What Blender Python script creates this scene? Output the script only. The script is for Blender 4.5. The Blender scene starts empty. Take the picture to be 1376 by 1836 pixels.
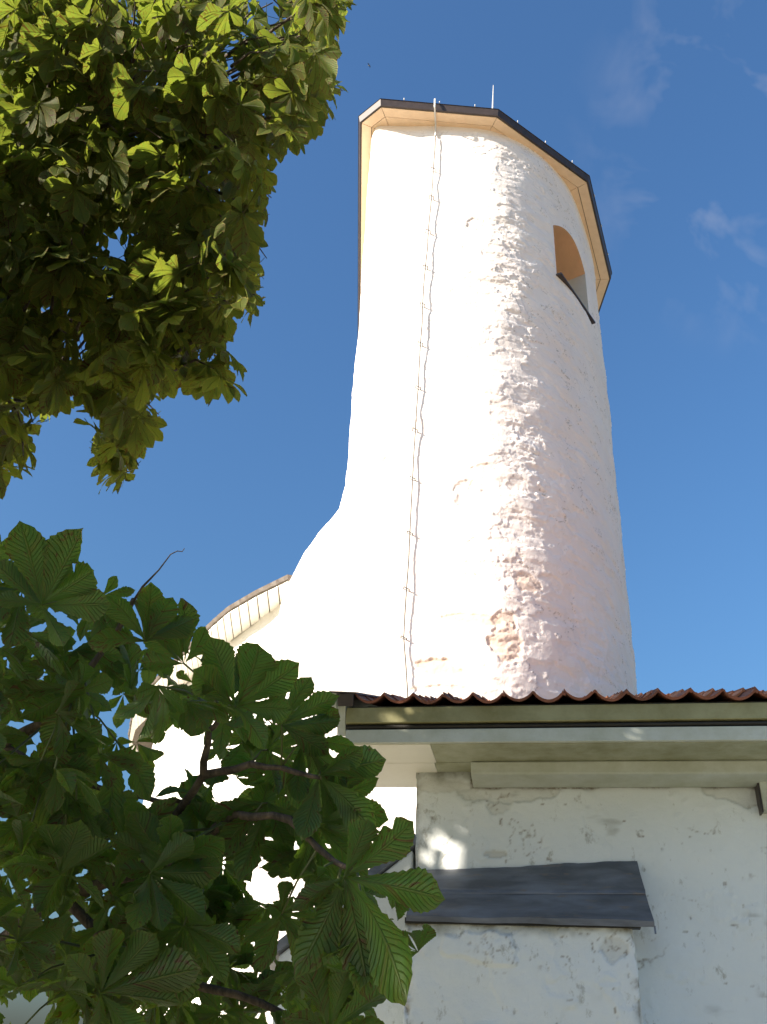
import bpy, math, random
import numpy as np
from mathutils import Vector, Matrix

random.seed(7)
rng = np.random.default_rng(7)
sc = bpy.context.scene
col = sc.collection

# ------------------------------------------------------------------ camera
CAM = np.array([0.0, 0.0, 1.6])
FPX, PITCH, ROLL = 1700.0, math.radians(32), math.radians(3)
PW, PH = 1376, 1836
FW = np.array([0, math.cos(PITCH), math.sin(PITCH)])
_U = np.array([0, -math.sin(PITCH), math.cos(PITCH)])
_R = np.array([1.0, 0, 0])
RT = math.cos(ROLL) * _R + math.sin(ROLL) * _U
UP = -math.sin(ROLL) * _R + math.cos(ROLL) * _U
cam = bpy.data.cameras.new('camera')
cam.sensor_fit = 'HORIZONTAL'
cam.sensor_width = 36
cam.lens = 36 * FPX / PW
cam.clip_start = 0.05
cam.clip_end = 2000
cam_o = bpy.data.objects.new('camera', cam)
col.objects.link(cam_o)
cam_o.matrix_world = Matrix(((RT[0], UP[0], -FW[0], CAM[0]), (RT[1], UP[1], -FW[1], CAM[1]),
                             (RT[2], UP[2], -FW[2], CAM[2]), (0, 0, 0, 1)))
sc.camera = cam_o

# ------------------------------------------------------------------ light
SUN_EL, SUN_AZ = math.radians(23), math.radians(-117)      # azimuth measured right of +Y
world = bpy.data.worlds.new('World')
sc.world = world
world.use_nodes = True
nt = world.node_tree
bg = nt.nodes['Background']
sky = nt.nodes.new('ShaderNodeTexSky')
sky.sky_type = 'NISHITA'
sky.sun_disc = False
sky.sun_elevation = SUN_EL
sky.sun_rotation = SUN_AZ
sky.air_density = 1.7
sky.dust_density = 4.0
sky.ozone_density = 10.0
# thin wisps of cloud high up, spread over the whole sky
tc = nt.nodes.new('ShaderNodeTexCoord')
mp = nt.nodes.new('ShaderNodeMapping')
mp.inputs['Scale'].default_value = (1.6, 1.6, 1.1)
mp.inputs['Location'].default_value = (0.35, 0.2, 0.55)
n1 = nt.nodes.new('ShaderNodeTexNoise')
n1.inputs['Scale'].default_value = 7.0
n1.inputs['Detail'].default_value = 4
n1.inputs['Roughness'].default_value = 0.55
n1.inputs['Distortion'].default_value = 0.5
rmp = nt.nodes.new('ShaderNodeMapRange')
rmp.inputs['From Min'].default_value = 0.50
rmp.inputs['From Max'].default_value = 0.86
rmp.inputs['To Max'].default_value = 0.5
mixc = nt.nodes.new('ShaderNodeMix')
mixc.data_type = 'RGBA'
mixc.inputs[7].default_value = (3.2, 3.2, 3.5, 1)
nt.links.new(tc.outputs['Generated'], mp.inputs['Vector'])
nt.links.new(mp.outputs['Vector'], n1.inputs['Vector'])
nt.links.new(n1.outputs['Fac'], rmp.inputs['Value'])
# the wisps belong to one bank of cloud off to the right
_c = (1440 - PW / 2) / FPX * RT - (230 - PH / 2) / FPX * UP + FW
_c = _c / np.linalg.norm(_c)
dp = nt.nodes.new('ShaderNodeVectorMath'); dp.operation = 'DOT_PRODUCT'
dp.inputs[1].default_value = tuple(_c)
nt.links.new(tc.outputs['Generated'], dp.inputs[0])
bank = nt.nodes.new('ShaderNodeMapRange'); bank.interpolation_type = 'SMOOTHSTEP'
bank.inputs['From Min'].default_value = math.cos(math.radians(13)); bank.inputs['From Max'].default_value = math.cos(math.radians(2))
nt.links.new(dp.outputs['Value'], bank.inputs['Value'])
mm = nt.nodes.new('ShaderNodeMath'); mm.operation = 'MULTIPLY'
nt.links.new(rmp.outputs['Result'], mm.inputs[0]); nt.links.new(bank.outputs['Result'], mm.inputs[1])
nt.links.new(mm.outputs[0], mixc.inputs[0])
nt.links.new(sky.outputs[0], mixc.inputs[6])
nt.links.new(mixc.outputs[2], bg.inputs['Color'])
bg.inputs['Strength'].default_value = 0.074

sun_dir = Vector((math.sin(SUN_AZ) * math.cos(SUN_EL), math.cos(SUN_AZ) * math.cos(SUN_EL), math.sin(SUN_EL)))
sl = bpy.data.lights.new('sun', 'SUN')
sl.energy = 4.6
sl.angle = math.radians(0.53)
sl.color = (1.0, 0.88, 0.73)
so = bpy.data.objects.new('sun', sl)
col.objects.link(so)
so.rotation_euler = sun_dir.to_track_quat('Z', 'Y').to_euler()

sc.view_settings.view_transform = 'Standard'
sc.view_settings.look = 'None'
sc.view_settings.exposure = 1.54
sc.view_settings.gamma = 1
sc.view_settings.use_curve_mapping = False
sc.render.engine = 'CYCLES'
sc.cycles.use_denoising = True
sc.cycles.max_bounces = 10
sc.cycles.diffuse_bounces = 6
sc.cycles.transmission_bounces = 6

# ------------------------------------------------------------------ helpers
def ray(u, v):
    return (u - PW / 2) / FPX * RT - (v - PH / 2) / FPX * UP + FW
def at_z(u, v, z):
    d = ray(u, v)
    return CAM + d * (z - CAM[2]) / d[2]
def at_y(u, v, y):
    d = ray(u, v)
    return CAM + d * y / d[1]
def at_depth(u, v, t):
    return CAM + ray(u, v) * t
def proj(X):
    X = np.asarray(X, float) - CAM
    d = X @ FW
    d = np.where(np.abs(d) < 1e-4, 1e-4, d)
    return np.stack([PW / 2 + FPX * (X @ RT) / d, PH / 2 - FPX * (X @ UP) / d, d], -1)

def mesh_np(name, V, F, smooth=False, mat=None):
    """mesh from arrays: V (n,3), F (m,4) or (m,3)"""
    V = np.asarray(V, np.float32); F = np.asarray(F, np.int32)
    m = bpy.data.meshes.new(name)
    k = F.shape[1]
    m.vertices.add(len(V)); m.vertices.foreach_set('co', V.ravel())
    m.loops.add(F.size); m.loops.foreach_set('vertex_index', F.ravel())
    m.polygons.add(len(F))
    m.polygons.foreach_set('loop_start', np.arange(0, F.size, k, dtype=np.int32))
    m.polygons.foreach_set('use_smooth', np.full(len(F), smooth, bool))
    m.update(calc_edges=True)
    if mat: m.materials.append(mat)
    return m
def add(name, mesh, parent=None, loc=None, **props):
    o = bpy.data.objects.new(name, mesh)
    col.objects.link(o)
    if parent: o.parent = parent
    if loc is not None: o.location = loc
    for k, v in props.items(): o[k] = v
    return o
def thing(name, label, category, loc=(0, 0, 0), group=None):
    o = add(name, None, None, loc, label=label, category=category)
    if group: o['group'] = group
    return o

class MB:
    """collects boxes, prisms and tubes into one mesh"""
    def __init__(s): s.v = []; s.f = []
    def hexa(s, p8):
        b = len(s.v); s.v += [tuple(p) for p in p8]
        for q in ((0, 3, 2, 1), (4, 5, 6, 7), (0, 1, 5, 4), (1, 2, 6, 5), (2, 3, 7, 6), (3, 0, 4, 7)):
            s.f.append([b + i for i in q])
        return s
    def prism(s, bottom, top):
        b = len(s.v); n = len(bottom)
        s.v += [tuple(p) for p in bottom] + [tuple(p) for p in top]
        s.f.append([b + i for i in range(n)][::-1]); s.f.append([b + n + i for i in range(n)])
        for i in range(n):
            j = (i + 1) % n
            s.f.append([b + i, b + j, b + n + j, b + n + i])
        return s
    def tube(s, pts, rad, k=8, cap=True):
        pts = [np.asarray(p, float) for p in pts]
        if np.isscalar(rad): rad = [rad] * len(pts)
        b = len(s.v); prev = None
        for i, p in enumerate(pts):
            d = pts[min(i + 1, len(pts) - 1)] - pts[max(i - 1, 0)]
            d = d / (np.linalg.norm(d) + 1e-9)
            if prev is None:
                a = np.array([0, 0, 1.0]) if abs(d[2]) < .9 else np.array([1.0, 0, 0])
            else: a = prev
            x = a - d * (a @ d); x /= np.linalg.norm(x) + 1e-9; prev = x
            y = np.cross(d, x)
            for j in range(k):
                t = 2 * math.pi * j / k
                s.v.append(tuple(p + rad[i] * (math.cos(t) * x + math.sin(t) * y)))
        for i in range(len(pts) - 1):
            for j in range(k):
                j2 = (j + 1) % k
                s.f.append([b + i * k + j, b + i * k + j2, b + (i + 1) * k + j2, b + (i + 1) * k + j])
        if cap:
            s.f.append([b + j for j in range(k)][::-1])
            e = b + (len(pts) - 1) * k
            s.f.append([e + j for j in range(k)])
        return s
    def build(s, name, mat, parent=None, smooth=False, bevel=0, **props):
        m = bpy.data.meshes.new(name)
        m.from_pydata(s.v, [], s.f); m.update()
        if smooth: m.polygons.foreach_set('use_smooth', [True] * len(m.polygons))
        m.materials.append(mat)
        o = add(name, m, parent, **props)
        if bevel:
            bv = o.modifiers.new('bevel', 'BEVEL'); bv.width = bevel; bv.segments = 2; bv.limit_method = 'ANGLE'
        return o

def _hash(ix, iy, seed):
    h = (ix.astype(np.int64) * 374761393 + iy.astype(np.int64) * 668265263 + seed * 974634777) & 0x7fffffff
    h = ((h ^ (h >> 13)) * 1274126177) & 0x7fffffff
    h = ((h ^ (h >> 16)) * 461845907) & 0x7fffffff
    return (h ^ (h >> 15)) / 0x7fffffff
def vnoise(x, y, seed=0):
    ix = np.floor(x); iy = np.floor(y); fx = x - ix; fy = y - iy
    fx = fx * fx * fx * (fx * (fx * 6 - 15) + 10); fy = fy * fy * fy * (fy * (fy * 6 - 15) + 10)
    ix = ix.astype(np.int64); iy = iy.astype(np.int64)
    a = _hash(ix, iy, seed); b = _hash(ix + 1, iy, seed); c = _hash(ix, iy + 1, seed); d = _hash(ix + 1, iy + 1, seed)
    return (a + (b - a) * fx) * (1 - fy) + (c + (d - c) * fx) * fy - 0.5
def fbm(x, y, seed=0, octv=4, gain=.5, lac=2.03):
    r = 0; a = 1; tot = 0
    for i in range(octv):
        r = r + a * vnoise(x * lac ** i + 17.3 * i, y * lac ** i - 9.1 * i, seed + i); tot += a; a *= gain
    return r / tot * 2
def sstep(a, b, x):
    t = np.clip((x - a) / (b - a), 0, 1); return t * t * (3 - 2 * t)
def grid_faces(nu, nv, close=False):
    i = np.arange(nu - (0 if close else 1)); j = np.arange(nv - 1)
    I, J = np.meshgrid(i, j, indexing='ij')
    I2 = (I + 1) % nu
    return np.stack([I * nv + J, I2 * nv + J, I2 * nv + J + 1, I * nv + J + 1], -1).reshape(-1, 4)
def attr(mesh, name, data):
    a = mesh.attributes.new(name, 'FLOAT', 'POINT'); a.data.foreach_set('value', np.asarray(data, np.float32))

# ------------------------------------------------------------------ materials
def new_mat(name):
    m = bpy.data.materials.new(name); m.use_nodes = True
    return m, m.node_tree, m.node_tree.nodes['Principled BSDF']
def nd(nt, t, **kw):
    n = nt.nodes.new(t)
    for k, v in kw.items():
        if k in n.inputs: n.inputs[k].default_value = v
        else: setattr(n, k, v)
    return n
def rgb(c): return (c[0], c[1], c[2], 1)
def mix(nt, fac, a, b, mode='MIX'):
    m = nt.nodes.new('ShaderNodeMix'); m.data_type = 'RGBA'; m.blend_type = mode
    for sock, v in ((0, fac), (6, a), (7, b)):
        if isinstance(v, (int, float)): m.inputs[sock].default_value = v
        elif isinstance(v, tuple): m.inputs[sock].default_value = rgb(v)
        else: nt.links.new(v, m.inputs[sock])
    return m.outputs[2]
def noise(nt, vec, scale, detail=4, rough=.55, dist=0):
    n = nd(nt, 'ShaderNodeTexNoise', Scale=scale, Detail=detail, Roughness=rough, Distortion=dist)
    if vec is not None: nt.links.new(vec, n.inputs['Vector'])
    return n.outputs['Fac']
def mrange(nt, v, a, b, c=0, d=1):
    n = nd(nt, 'ShaderNodeMapRange'); nt.links.new(v, n.inputs['Value'])
    for k, x in (('From Min', a), ('From Max', b), ('To Min', c), ('To Max', d)): n.inputs[k].default_value = x
    return n.outputs['Result']
def math_n(nt, op, a, b=None, clamp=False):
    n = nt.nodes.new('ShaderNodeMath'); n.operation = op; n.use_clamp = clamp
    for i, v in enumerate((a, b)):
        if v is None: continue
        if isinstance(v, (int, float)): n.inputs[i].default_value = v
        else: nt.links.new(v, n.inputs[i])
    return n.outputs[0]
def scaled(nt, vec, s):
    m = nd(nt, 'ShaderNodeMapping'); m.inputs['Scale'].default_value = s
    nt.links.new(vec, m.inputs['Vector']); return m.outputs[0]
def bump(nt, bsdf, h, strength, dist):
    b = nd(nt, 'ShaderNodeBump', Strength=strength, Distance=dist)
    nt.links.new(h, b.inputs['Height']); nt.links.new(b.outputs[0], bsdf.inputs['Normal'])

def plaster(name, base, dirt, dirt_amt, grime=(0.10, 0.10, 0.06), grime_lo=.62, old=(0.70, 0.50, 0.36), bump_d=.006):
    m, nt, b = new_mat(name)
    P = nd(nt, 'ShaderNodeNewGeometry').outputs['Position']
    big = noise(nt, P, .7, 3)
    med = noise(nt, P, 4.0, 5, .6)
    fine = noise(nt, P, 30, 4, .65)
    c = mix(nt, mrange(nt, big, .35, .7, 0, dirt_amt), base, dirt)
    c = mix(nt, mrange(nt, med, .55, .75, 0, .35 * dirt_amt + .1), c, dirt)
    sp = noise(nt, scaled(nt, P, (1, 1, .6)), 11, 5, .7)
    c = mix(nt, mrange(nt, sp, grime_lo, grime_lo + .14, 0, .75), c, grime)
    a = nd(nt, 'ShaderNodeAttribute', attribute_name='old').outputs['Fac']
    c = mix(nt, a, c, old)
    ck = nd(nt, 'ShaderNodeAttribute', attribute_name='crack').outputs['Fac']
    c = mix(nt, math_n(nt, 'MULTIPLY', ck, mrange(nt, fine, .35, .6, .2, .9)), c, (0.20, 0.165, 0.12))
    g = nd(nt, 'ShaderNodeAttribute', attribute_name='moss').outputs['Fac']
    gm = math_n(nt, 'MULTIPLY', g, mrange(nt, med, .3, .62, .25, 1))
    c = mix(nt, gm, c, (0.105, 0.10, 0.045))
    nt.links.new(c, b.inputs['Base Color'])
    b.inputs['Roughness'].default_value = .92
    b.inputs['Specular IOR Level'].default_value = .2
    h = math_n(nt, 'ADD', math_n(nt, 'MULTIPLY', med, 1.2), math_n(nt, 'MULTIPLY', fine, .35))
    bump(nt, b, h, .55, bump_d * 4)
    return m
M = {}
M['tower'] = plaster('tower_limewash', (0.885, 0.835, 0.805), (0.80, 0.72, 0.68), .5, (0.30, 0.26, 0.2), .71)
M['wing'] = plaster('wing_limewash', (0.82, 0.80, 0.76), (0.74, 0.70, 0.64), .3, (0.4, 0.36, 0.3), .74)
M['facade'] = plaster('facade_limewash', (0.76, 0.81, 0.825), (0.63, 0.665, 0.66), .5, (0.22, 0.21, 0.15), .60, (0.50, 0.48, 0.41), .006)
M['niche'] = plaster('niche_ochre_bounce_plaster', (0.72, 0.46, 0.28), (0.62, 0.38, 0.22), .5, (0.3, 0.2, 0.12), .72)  # ochre wash whose colour also carries painted warm bounce light
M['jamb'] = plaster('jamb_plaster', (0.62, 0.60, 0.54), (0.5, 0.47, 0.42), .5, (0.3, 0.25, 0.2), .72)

def painted(name, base, dirt, amt, scale=(1, 1, 1), rough=.6, moss=None, moss_amt=0.0):
    m, nt, b = new_mat(name)
    P = nd(nt, 'ShaderNodeTexCoord').outputs['Object']
    V = scaled(nt, P, scale)
    a = noise(nt, V, 5, 6, .65); f = noise(nt, V, 60, 4, .7)
    c = mix(nt, mrange(nt, a, .38, .7, 0, amt), base, dirt)
    c = mix(nt, mrange(nt, f, .58, .8, 0, .5), c, dirt)
    if moss:
        g = noise(nt, scaled(nt, P, (1.2, 1.2, 1.2)), 3.2, 5, .7)
        c = mix(nt, mrange(nt, g, .36, .68, 0, moss_amt), c, moss)
    nt.links.new(c, b.inputs['Base Color'])
    b.inputs['Roughness'].default_value = rough
    bump(nt, b, math_n(nt, 'ADD', a, math_n(nt, 'MULTIPLY', f, .4)), .25, .006)
    return m
M['soffit_cream'] = painted('cream_painted_board', (0.84, 0.65, 0.45), (0.66, 0.48, 0.31), .4)
M['wing_board'] = painted('pale_painted_board', (0.84, 0.82, 0.77), (0.6, 0.55, 0.48), .35)
M['fascia'] = painted('grey_green_board', (0.33, 0.32, 0.17), (0.22, 0.21, 0.10), .5, (.4, .4, 1), .65, (0.17, 0.155, 0.05), .8)
M['fascia_pale'] = painted('pale_grey_board', (0.54, 0.575, 0.52), (0.39, 0.405, 0.34), .45, (.4, .4, 1), .6, (0.31, 0.325, 0.20), .5)
M['soffit_grey'] = painted('aged_soffit_board', (0.44, 0.455, 0.34), (0.30, 0.305, 0.20), .5, (.4, .4, 1), .65, (0.21, 0.21, 0.10), .8)
M['soffit_lit'] = painted('bounce_lit_soffit_board', (0.82, 0.80, 0.71), (0.66, 0.63, 0.53), .35, (.4, .4, 1), .65)  # paler copy for the left boards, bounce light painted into the colour
M['dark_metal'] = painted('dark_roof_metal', (0.035, 0.026, 0.024), (0.08, 0.06, 0.055), .5, (1, 1, 1), .5)
M['black'] = painted('black_rubber', (0.012, 0.012, 0.011), (0.03, 0.03, 0.025), .5)
M['cable'] = painted('weathered_cable', (0.07, 0.062, 0.05), (0.04, 0.036, 0.03), .5)
M['strap'] = painted('galvanised_strap', (0.62, 0.62, 0.60), (0.4, 0.4, 0.38), .4, rough=.45)

def lead():
    m, nt, b = new_mat('lead_flashing')
    P = nd(nt, 'ShaderNodeTexCoord').outputs['Object']
    V = scaled(nt, P, (1.0, 3, 3))
    a = noise(nt, V, 3, 4, .55, .3); f = noise(nt, P, 45, 4, .7)
    c = mix(nt, mrange(nt, a, .38, .66), (0.085, 0.098, 0.125), (0.185, 0.205, 0.245))
    r = noise(nt, scaled(nt, P, (2.2, 9, 9)), 3.1, 3, .5)
    c = mix(nt, mrange(nt, r, .62, .72, 0, .7), c, (0.22, 0.17, 0.13))
    c = mix(nt, mrange(nt, f, .62, .78, 0, .55), c, (0.18, 0.19, 0.21))
    nt.links.new(c, b.inputs['Base Color'])
    b.inputs['Metallic'].default_value = .15
    nt.links.new(mrange(nt, a, .3, .7, .32, .55), b.inputs['Roughness'])
    bump(nt, b, math_n(nt, 'ADD', a, math_n(nt, 'MULTIPLY', f, .06)), .3, .012)
    return m
M['lead'] = lead()

def clay(name, c1, c2):
    m, nt, b = new_mat(name)
    P = nd(nt, 'ShaderNodeNewGeometry').outputs['Position']
    rnd = nd(nt, 'ShaderNodeObjectInfo').outputs['Random']
    a = noise(nt, P, 9, 5, .7); f = noise(nt, P, 70, 4, .7)
    c = mix(nt, rnd, c1, c2)
    c = mix(nt, mrange(nt, a, .45, .75, 0, .7), c, (0.12, 0.055, 0.035))
    c = mix(nt, mrange(nt, f, .6, .75, 0, .5), c, (0.16, 0.13, 0.10))
    nt.links.new(c, b.inputs['Base Color']); b.inputs['Roughness'].default_value = .85
    bump(nt, b, f, .3, .01)
    return m
M['clay'] = clay('clay_tile', (0.56, 0.22, 0.10), (0.44, 0.155, 0.07))
M['clay_old'] = clay('sooty_clay_tile', (0.30, 0.105, 0.06), (0.17, 0.065, 0.042))

def bark():
    m, nt, b = new_mat('bark')
    P = nd(nt, 'ShaderNodeNewGeometry').outputs['Position']
    a = noise(nt, scaled(nt, P, (9, 9, 3)), 4, 6, .7, .4)
    c = mix(nt, mrange(nt, a, .35, .65), (0.035, 0.027, 0.02), (0.13, 0.10, 0.075))
    nt.links.new(c, b.inputs['Base Color']); b.inputs['Roughness'].default_value = .95
    bump(nt, b, a, .8, .02)
    return m
M['bark'] = bark()
M['petiole'] = painted('leaf_stalk', (0.075, 0.10, 0.025), (0.06, 0.04, 0.02), .5)

def leaf_mat(name, g1, g2, tr, brown_lo, yellow, marg=.12, rim=(0.3, 0.25, 0.06), rough=.42, spec=.5):
    """horse chestnut leaflet: chevron side veins, midrib, scorched margins and miner blotches"""
    m, nt, b = new_mat(name)
    out = nt.nodes['Material Output']
    uv = nd(nt, 'ShaderNodeUVMap', uv_map='UVMap').outputs[0]
    sx = nd(nt, 'ShaderNodeSeparateXYZ'); nt.links.new(uv, sx.inputs[0])
    au = math_n(nt, 'ABSOLUTE', math_n(nt, 'SUBTRACT', math_n(nt, 'MULTIPLY', sx.outputs[0], 2.0), 1.0))
    v = sx.outputs[1]
    oi = nd(nt, 'ShaderNodeObjectInfo').outputs['Random']
    at = nd(nt, 'ShaderNodeAttribute', attribute_name='rnd').outputs['Fac']
    rn = math_n(nt, 'FRACT', math_n(nt, 'ADD', math_n(nt, 'MULTIPLY', oi, 7.13), at))
    # side veins run forward from the midrib
    vv = math_n(nt, 'SUBTRACT', v, math_n(nt, 'MULTIPLY', au, .16))
    w = math_n(nt, 'ABSOLUTE', math_n(nt, 'SUBTRACT', math_n(nt, 'FRACT', math_n(nt, 'MULTIPLY', vv, 17)), .5))
    vein = mrange(nt, w, .0, .14, 1, 0)
    mid = mrange(nt, au, .03, .10, 1, 0)
    allv = math_n(nt, 'MAXIMUM', vein, mid)
    cv = nd(nt, 'ShaderNodeCombineXYZ')
    nt.links.new(math_n(nt, 'ADD', math_n(nt, 'MULTIPLY', au, 1.6), math_n(nt, 'MULTIPLY', sx.outputs[0], 3.0)), cv.inputs[0])
    nt.links.new(math_n(nt, 'MULTIPLY', vv, 11), cv.inputs[1])
    nt.links.new(math_n(nt, 'MULTIPLY', rn, 31), cv.inputs[2])
    blot = noise(nt, cv.outputs[0], 1.25, 4, .6, .4)
    margin = math_n(nt, 'MULTIPLY', math_n(nt, 'ADD', math_n(nt, 'POWER', au, 5.0), math_n(nt, 'POWER', v, 7.0)), marg)
    bl = math_n(nt, 'ADD', math_n(nt, 'ADD', blot, margin), math_n(nt, 'MULTIPLY', math_n(nt, 'SUBTRACT', rn, .5), .12))
    brown = mrange(nt, bl, brown_lo, brown_lo + .09)
    halo = mrange(nt, bl, brown_lo - .14, brown_lo + .02)
    c = mix(nt, rn, g1, g2)
    c = mix(nt, math_n(nt, 'MULTIPLY', halo, .45), c, yellow)
    c = mix(nt, math_n(nt, 'MULTIPLY', allv, .55), c, (0.15, 0.18, 0.05))
    rimf = math_n(nt, 'MULTIPLY', math_n(nt, 'MAXIMUM', mrange(nt, au, .84, .97), mrange(nt, v, .93, .985)), mrange(nt, blot, .3, .55, .3, .9))
    c = mix(nt, rimf, c, rim)
    c = mix(nt, brown, c, (0.085, 0.038, 0.018))
    t = mix(nt, math_n(nt, 'MULTIPLY', halo, .4), tr, (0.38, 0.30, 0.03))
    t = mix(nt, math_n(nt, 'MULTIPLY', rn, .5), t, (tr[0] * .55, tr[1] * .75, tr[2]))
    t = mix(nt, math_n(nt, 'MULTIPLY', allv, .45), t, (0.05, 0.07, 0.012))
    t = mix(nt, math_n(nt, 'MULTIPLY', brown, .8), t, (0.10, 0.03, 0.01))
    nt.links.new(c, b.inputs['Base Color']); b.inputs['Roughness'].default_value = rough
    b.inputs['Specular IOR Level'].default_value = spec
    tl = nt.nodes.new('ShaderNodeBsdfTranslucent'); nt.links.new(t, tl.inputs['Color'])
    bm = nd(nt, 'ShaderNodeBump', Strength=.9, Distance=.006)
    nt.links.new(math_n(nt, 'SUBTRACT', 1.0, allv), bm.inputs['Height'])
    nt.links.new(bm.outputs[0], b.inputs['Normal']); nt.links.new(bm.outputs[0], tl.inputs['Normal'])
    ms = nt.nodes.new('ShaderNodeMixShader'); ms.inputs[0].default_value = .55
    nt.links.new(b.outputs[0], ms.inputs[1]); nt.links.new(tl.outputs[0], ms.inputs[2])
    nt.links.new(ms.outputs[0], out.inputs['Surface'])
    return m
M['leaf_high'] = leaf_mat('leaf_high_crown', (0.092, 0.135, 0.024), (0.068, 0.104, 0.02), (0.215, 0.285, 0.03), .575, (0.17, 0.14, 0.03), .035, (0.36, 0.29, 0.07), .6, .25)
M['leaf_low'] = leaf_mat('leaf_low_bough', (0.050, 0.105, 0.024), (0.034, 0.078, 0.022), (0.16, 0.30, 0.025), .60, (0.09, 0.11, 0.025), .04, (0.13, 0.16, 0.04))

def ground_mat():
    m, nt, b = new_mat('gravel_and_grass')
    P = nd(nt, 'ShaderNodeNewGeometry').outputs['Position']
    a = noise(nt, P, .25, 5, .6); f = noise(nt, P, 25, 4, .7)
    c = mix(nt, mrange(nt, a, .44, .58), (0.50, 0.44, 0.34), (0.15, 0.17, 0.055))
    c = mix(nt, mrange(nt, f, .4, .7, 0, .5), c, (0.36, 0.30, 0.21))
    nt.links.new(c, b.inputs['Base Color']); b.inputs['Roughness'].default_value = .95
    bump(nt, b, f, .5, .03)
    return m
M['ground'] = ground_mat()

# ------------------------------------------------------------------ ground
g = MB(); g.v = [(-400, -400, 0), (400, -400, 0), (400, 400, 0), (-400, 400, 0)]; g.f = [[0, 1, 2, 3]]
g.build('ground', M['ground'], kind='structure')

# ------------------------------------------------------------------ church tower
ZS = 21.6                                            # tower soffit level
tower = thing('church_tower', 'tall white limewashed round church tower with cream eaves and arched opening', 'church tower', (2.4, 19.5, 0))
def child_of(parent):                                # parts are modelled in world coordinates
    return Matrix.Translation(-Vector(parent.location))
def part(mb, name, mat, parent, root, **kw):
    o = mb.build(name, mat, parent, **kw)
    if parent is root: o.location = -Vector(root.location)
    return o

ctrl = np.array([(-0.72, 24.9), (-0.73, 22), (-0.73, 18.5), (-0.73, 16.4), (-0.73, 15.3), (-0.73, 14.85), (-0.71, 14.62), (-0.62, 14.50), (-0.40, 14.465),
                 (0.13, 14.45), (0.72, 14.41), (1.42, 14.40), (2.19, 14.48), (3.02, 14.82), (3.70, 15.34), (4.32, 16.07),
                 (4.86, 17.06), (5.32, 18.15), (5.72, 19.55), (5.84, 20.5), (5.72, 21.5), (5.30, 22.8), (4.5, 23.9), (3.2, 24.7), (1.4, 25.0)])
def catmull(P, n=24):
    out = []
    N = len(P)
    for i in range(N):
        p0, p1, p2, p3 = P[i - 1], P[i], P[(i + 1) % N], P[(i + 2) % N]
        t = np.linspace(0, 1, n, endpoint=False)[:, None]
        c = .5 * ((2 * p1) + (-p0 + p2) * t + (2 * p0 - 5 * p1 + 4 * p2 - p3) * t * t + (-p0 + 3 * p1 - 3 * p2 + p3) * t ** 3)
        out.append(c)
    return np.concatenate(out)
sec = catmull(ctrl)
sl_ = np.concatenate([[0], np.cumsum(np.linalg.norm(np.diff(sec, axis=0), axis=1))])
def sec_at(a):
    return np.stack([np.interp(a, sl_, sec[:, 0]), np.interp(a, sl_, sec[:, 1])], -1)
aA = sl_[np.argmin(np.linalg.norm(sec - np.array([-0.73, 15.4]), axis=1))]
aB = sl_[np.argmin(np.linalg.norm(sec - np.array([5.84, 20.5]), axis=1))]
STEP = .0215
avals = np.concatenate([np.linspace(0, aA, 30, endpoint=False), np.arange(aA, aB, STEP), np.linspace(aB, sl_[-1], 40)])
zvals = np.concatenate([np.linspace(-.2, 6.6, 50, endpoint=False), np.arange(6.6, ZS + .12, STEP)])
na, nz = len(avals), len(zvals)
base = sec_at(avals)
tang = np.gradient(base, avals, axis=0); tang /= np.linalg.norm(tang, axis=1)[:, None]
norm = np.stack([tang[:, 1], -tang[:, 0]], -1)
A, Z = np.meshgrid(avals, zvals, indexing='ij')
# window opening (in wall coordinates)
def a_of(x, y): return sl_[np.argmin(np.linalg.norm(sec - np.array([x, y]), axis=1))]
WA0, WA1 = a_of(3.63, 15.28), a_of(4.69, 16.74)
WZ0, WZ1, WRISE = 17.72, 19.38, .40                 # sill, springing, arch rise
wc, wh = (WA0 + WA1) / 2, (WA1 - WA0) / 2
def win_sd(a, z):                                    # approx signed distance: <0 inside the arched opening
    dx = np.abs(a - wc) - wh
    lo = WZ0 - z
    top = WZ1 + WRISE * (1 - ((a - wc) / wh) ** 2)
    hi = (z - top)
    return np.maximum(np.maximum(dx, lo), hi)
sd = win_sd(A, Z)
# hand-laid render: broad swells, trowel lumps, flaked coats
big = fbm(A / 1.7, Z / 2.2, 1, 3) * .045
lump = fbm(A / .42, Z / .30, 5, 4, .5) * .015
tn = fbm(A / .72, Z / .27, 9, 5, .55) + .25 * fbm(A / 1.6, Z / 1.2, 14, 2)
trow = (sstep(-.30, -.275, tn) + sstep(-.06, -.035, tn) + sstep(.17, .195, tn)) * .011 + fbm(A / .09, Z / .06, 15, 2) * .0018
fl = fbm(A / .75, Z / .55, 21, 5, .55)
flake = sstep(.16, .185, fl) * .011 + sstep(-.27, -.25, fl) * .009
rough_zone = .55 + .45 * sstep(-.3, .4, fbm(A / 2.0, Z / 2.5, 33, 3))
weathered = (.45 + .65 * sstep(1.2, 2.4, base[:, 0]))[:, None]      # the corner that takes the rain is the roughest
disp = big + (lump + trow) * rough_zone * weathered + flake * weathered
crack = np.maximum(np.exp(-((fl - .172) / .010) ** 2), .8 * np.exp(-((fl + .26) / .009) ** 2)) * sstep(-.05, .25, fbm(A / .9, Z / .7, 51, 3))  # dark crack lines at flake edges, also painting edge shade so relief shows
crack = np.maximum(crack, .7 * np.exp(-((tn - .182) / .012) ** 2) * sstep(.1, .4, fbm(A / 1.1, Z / .9, 53, 3)))
old = np.zeros_like(disp)
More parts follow.
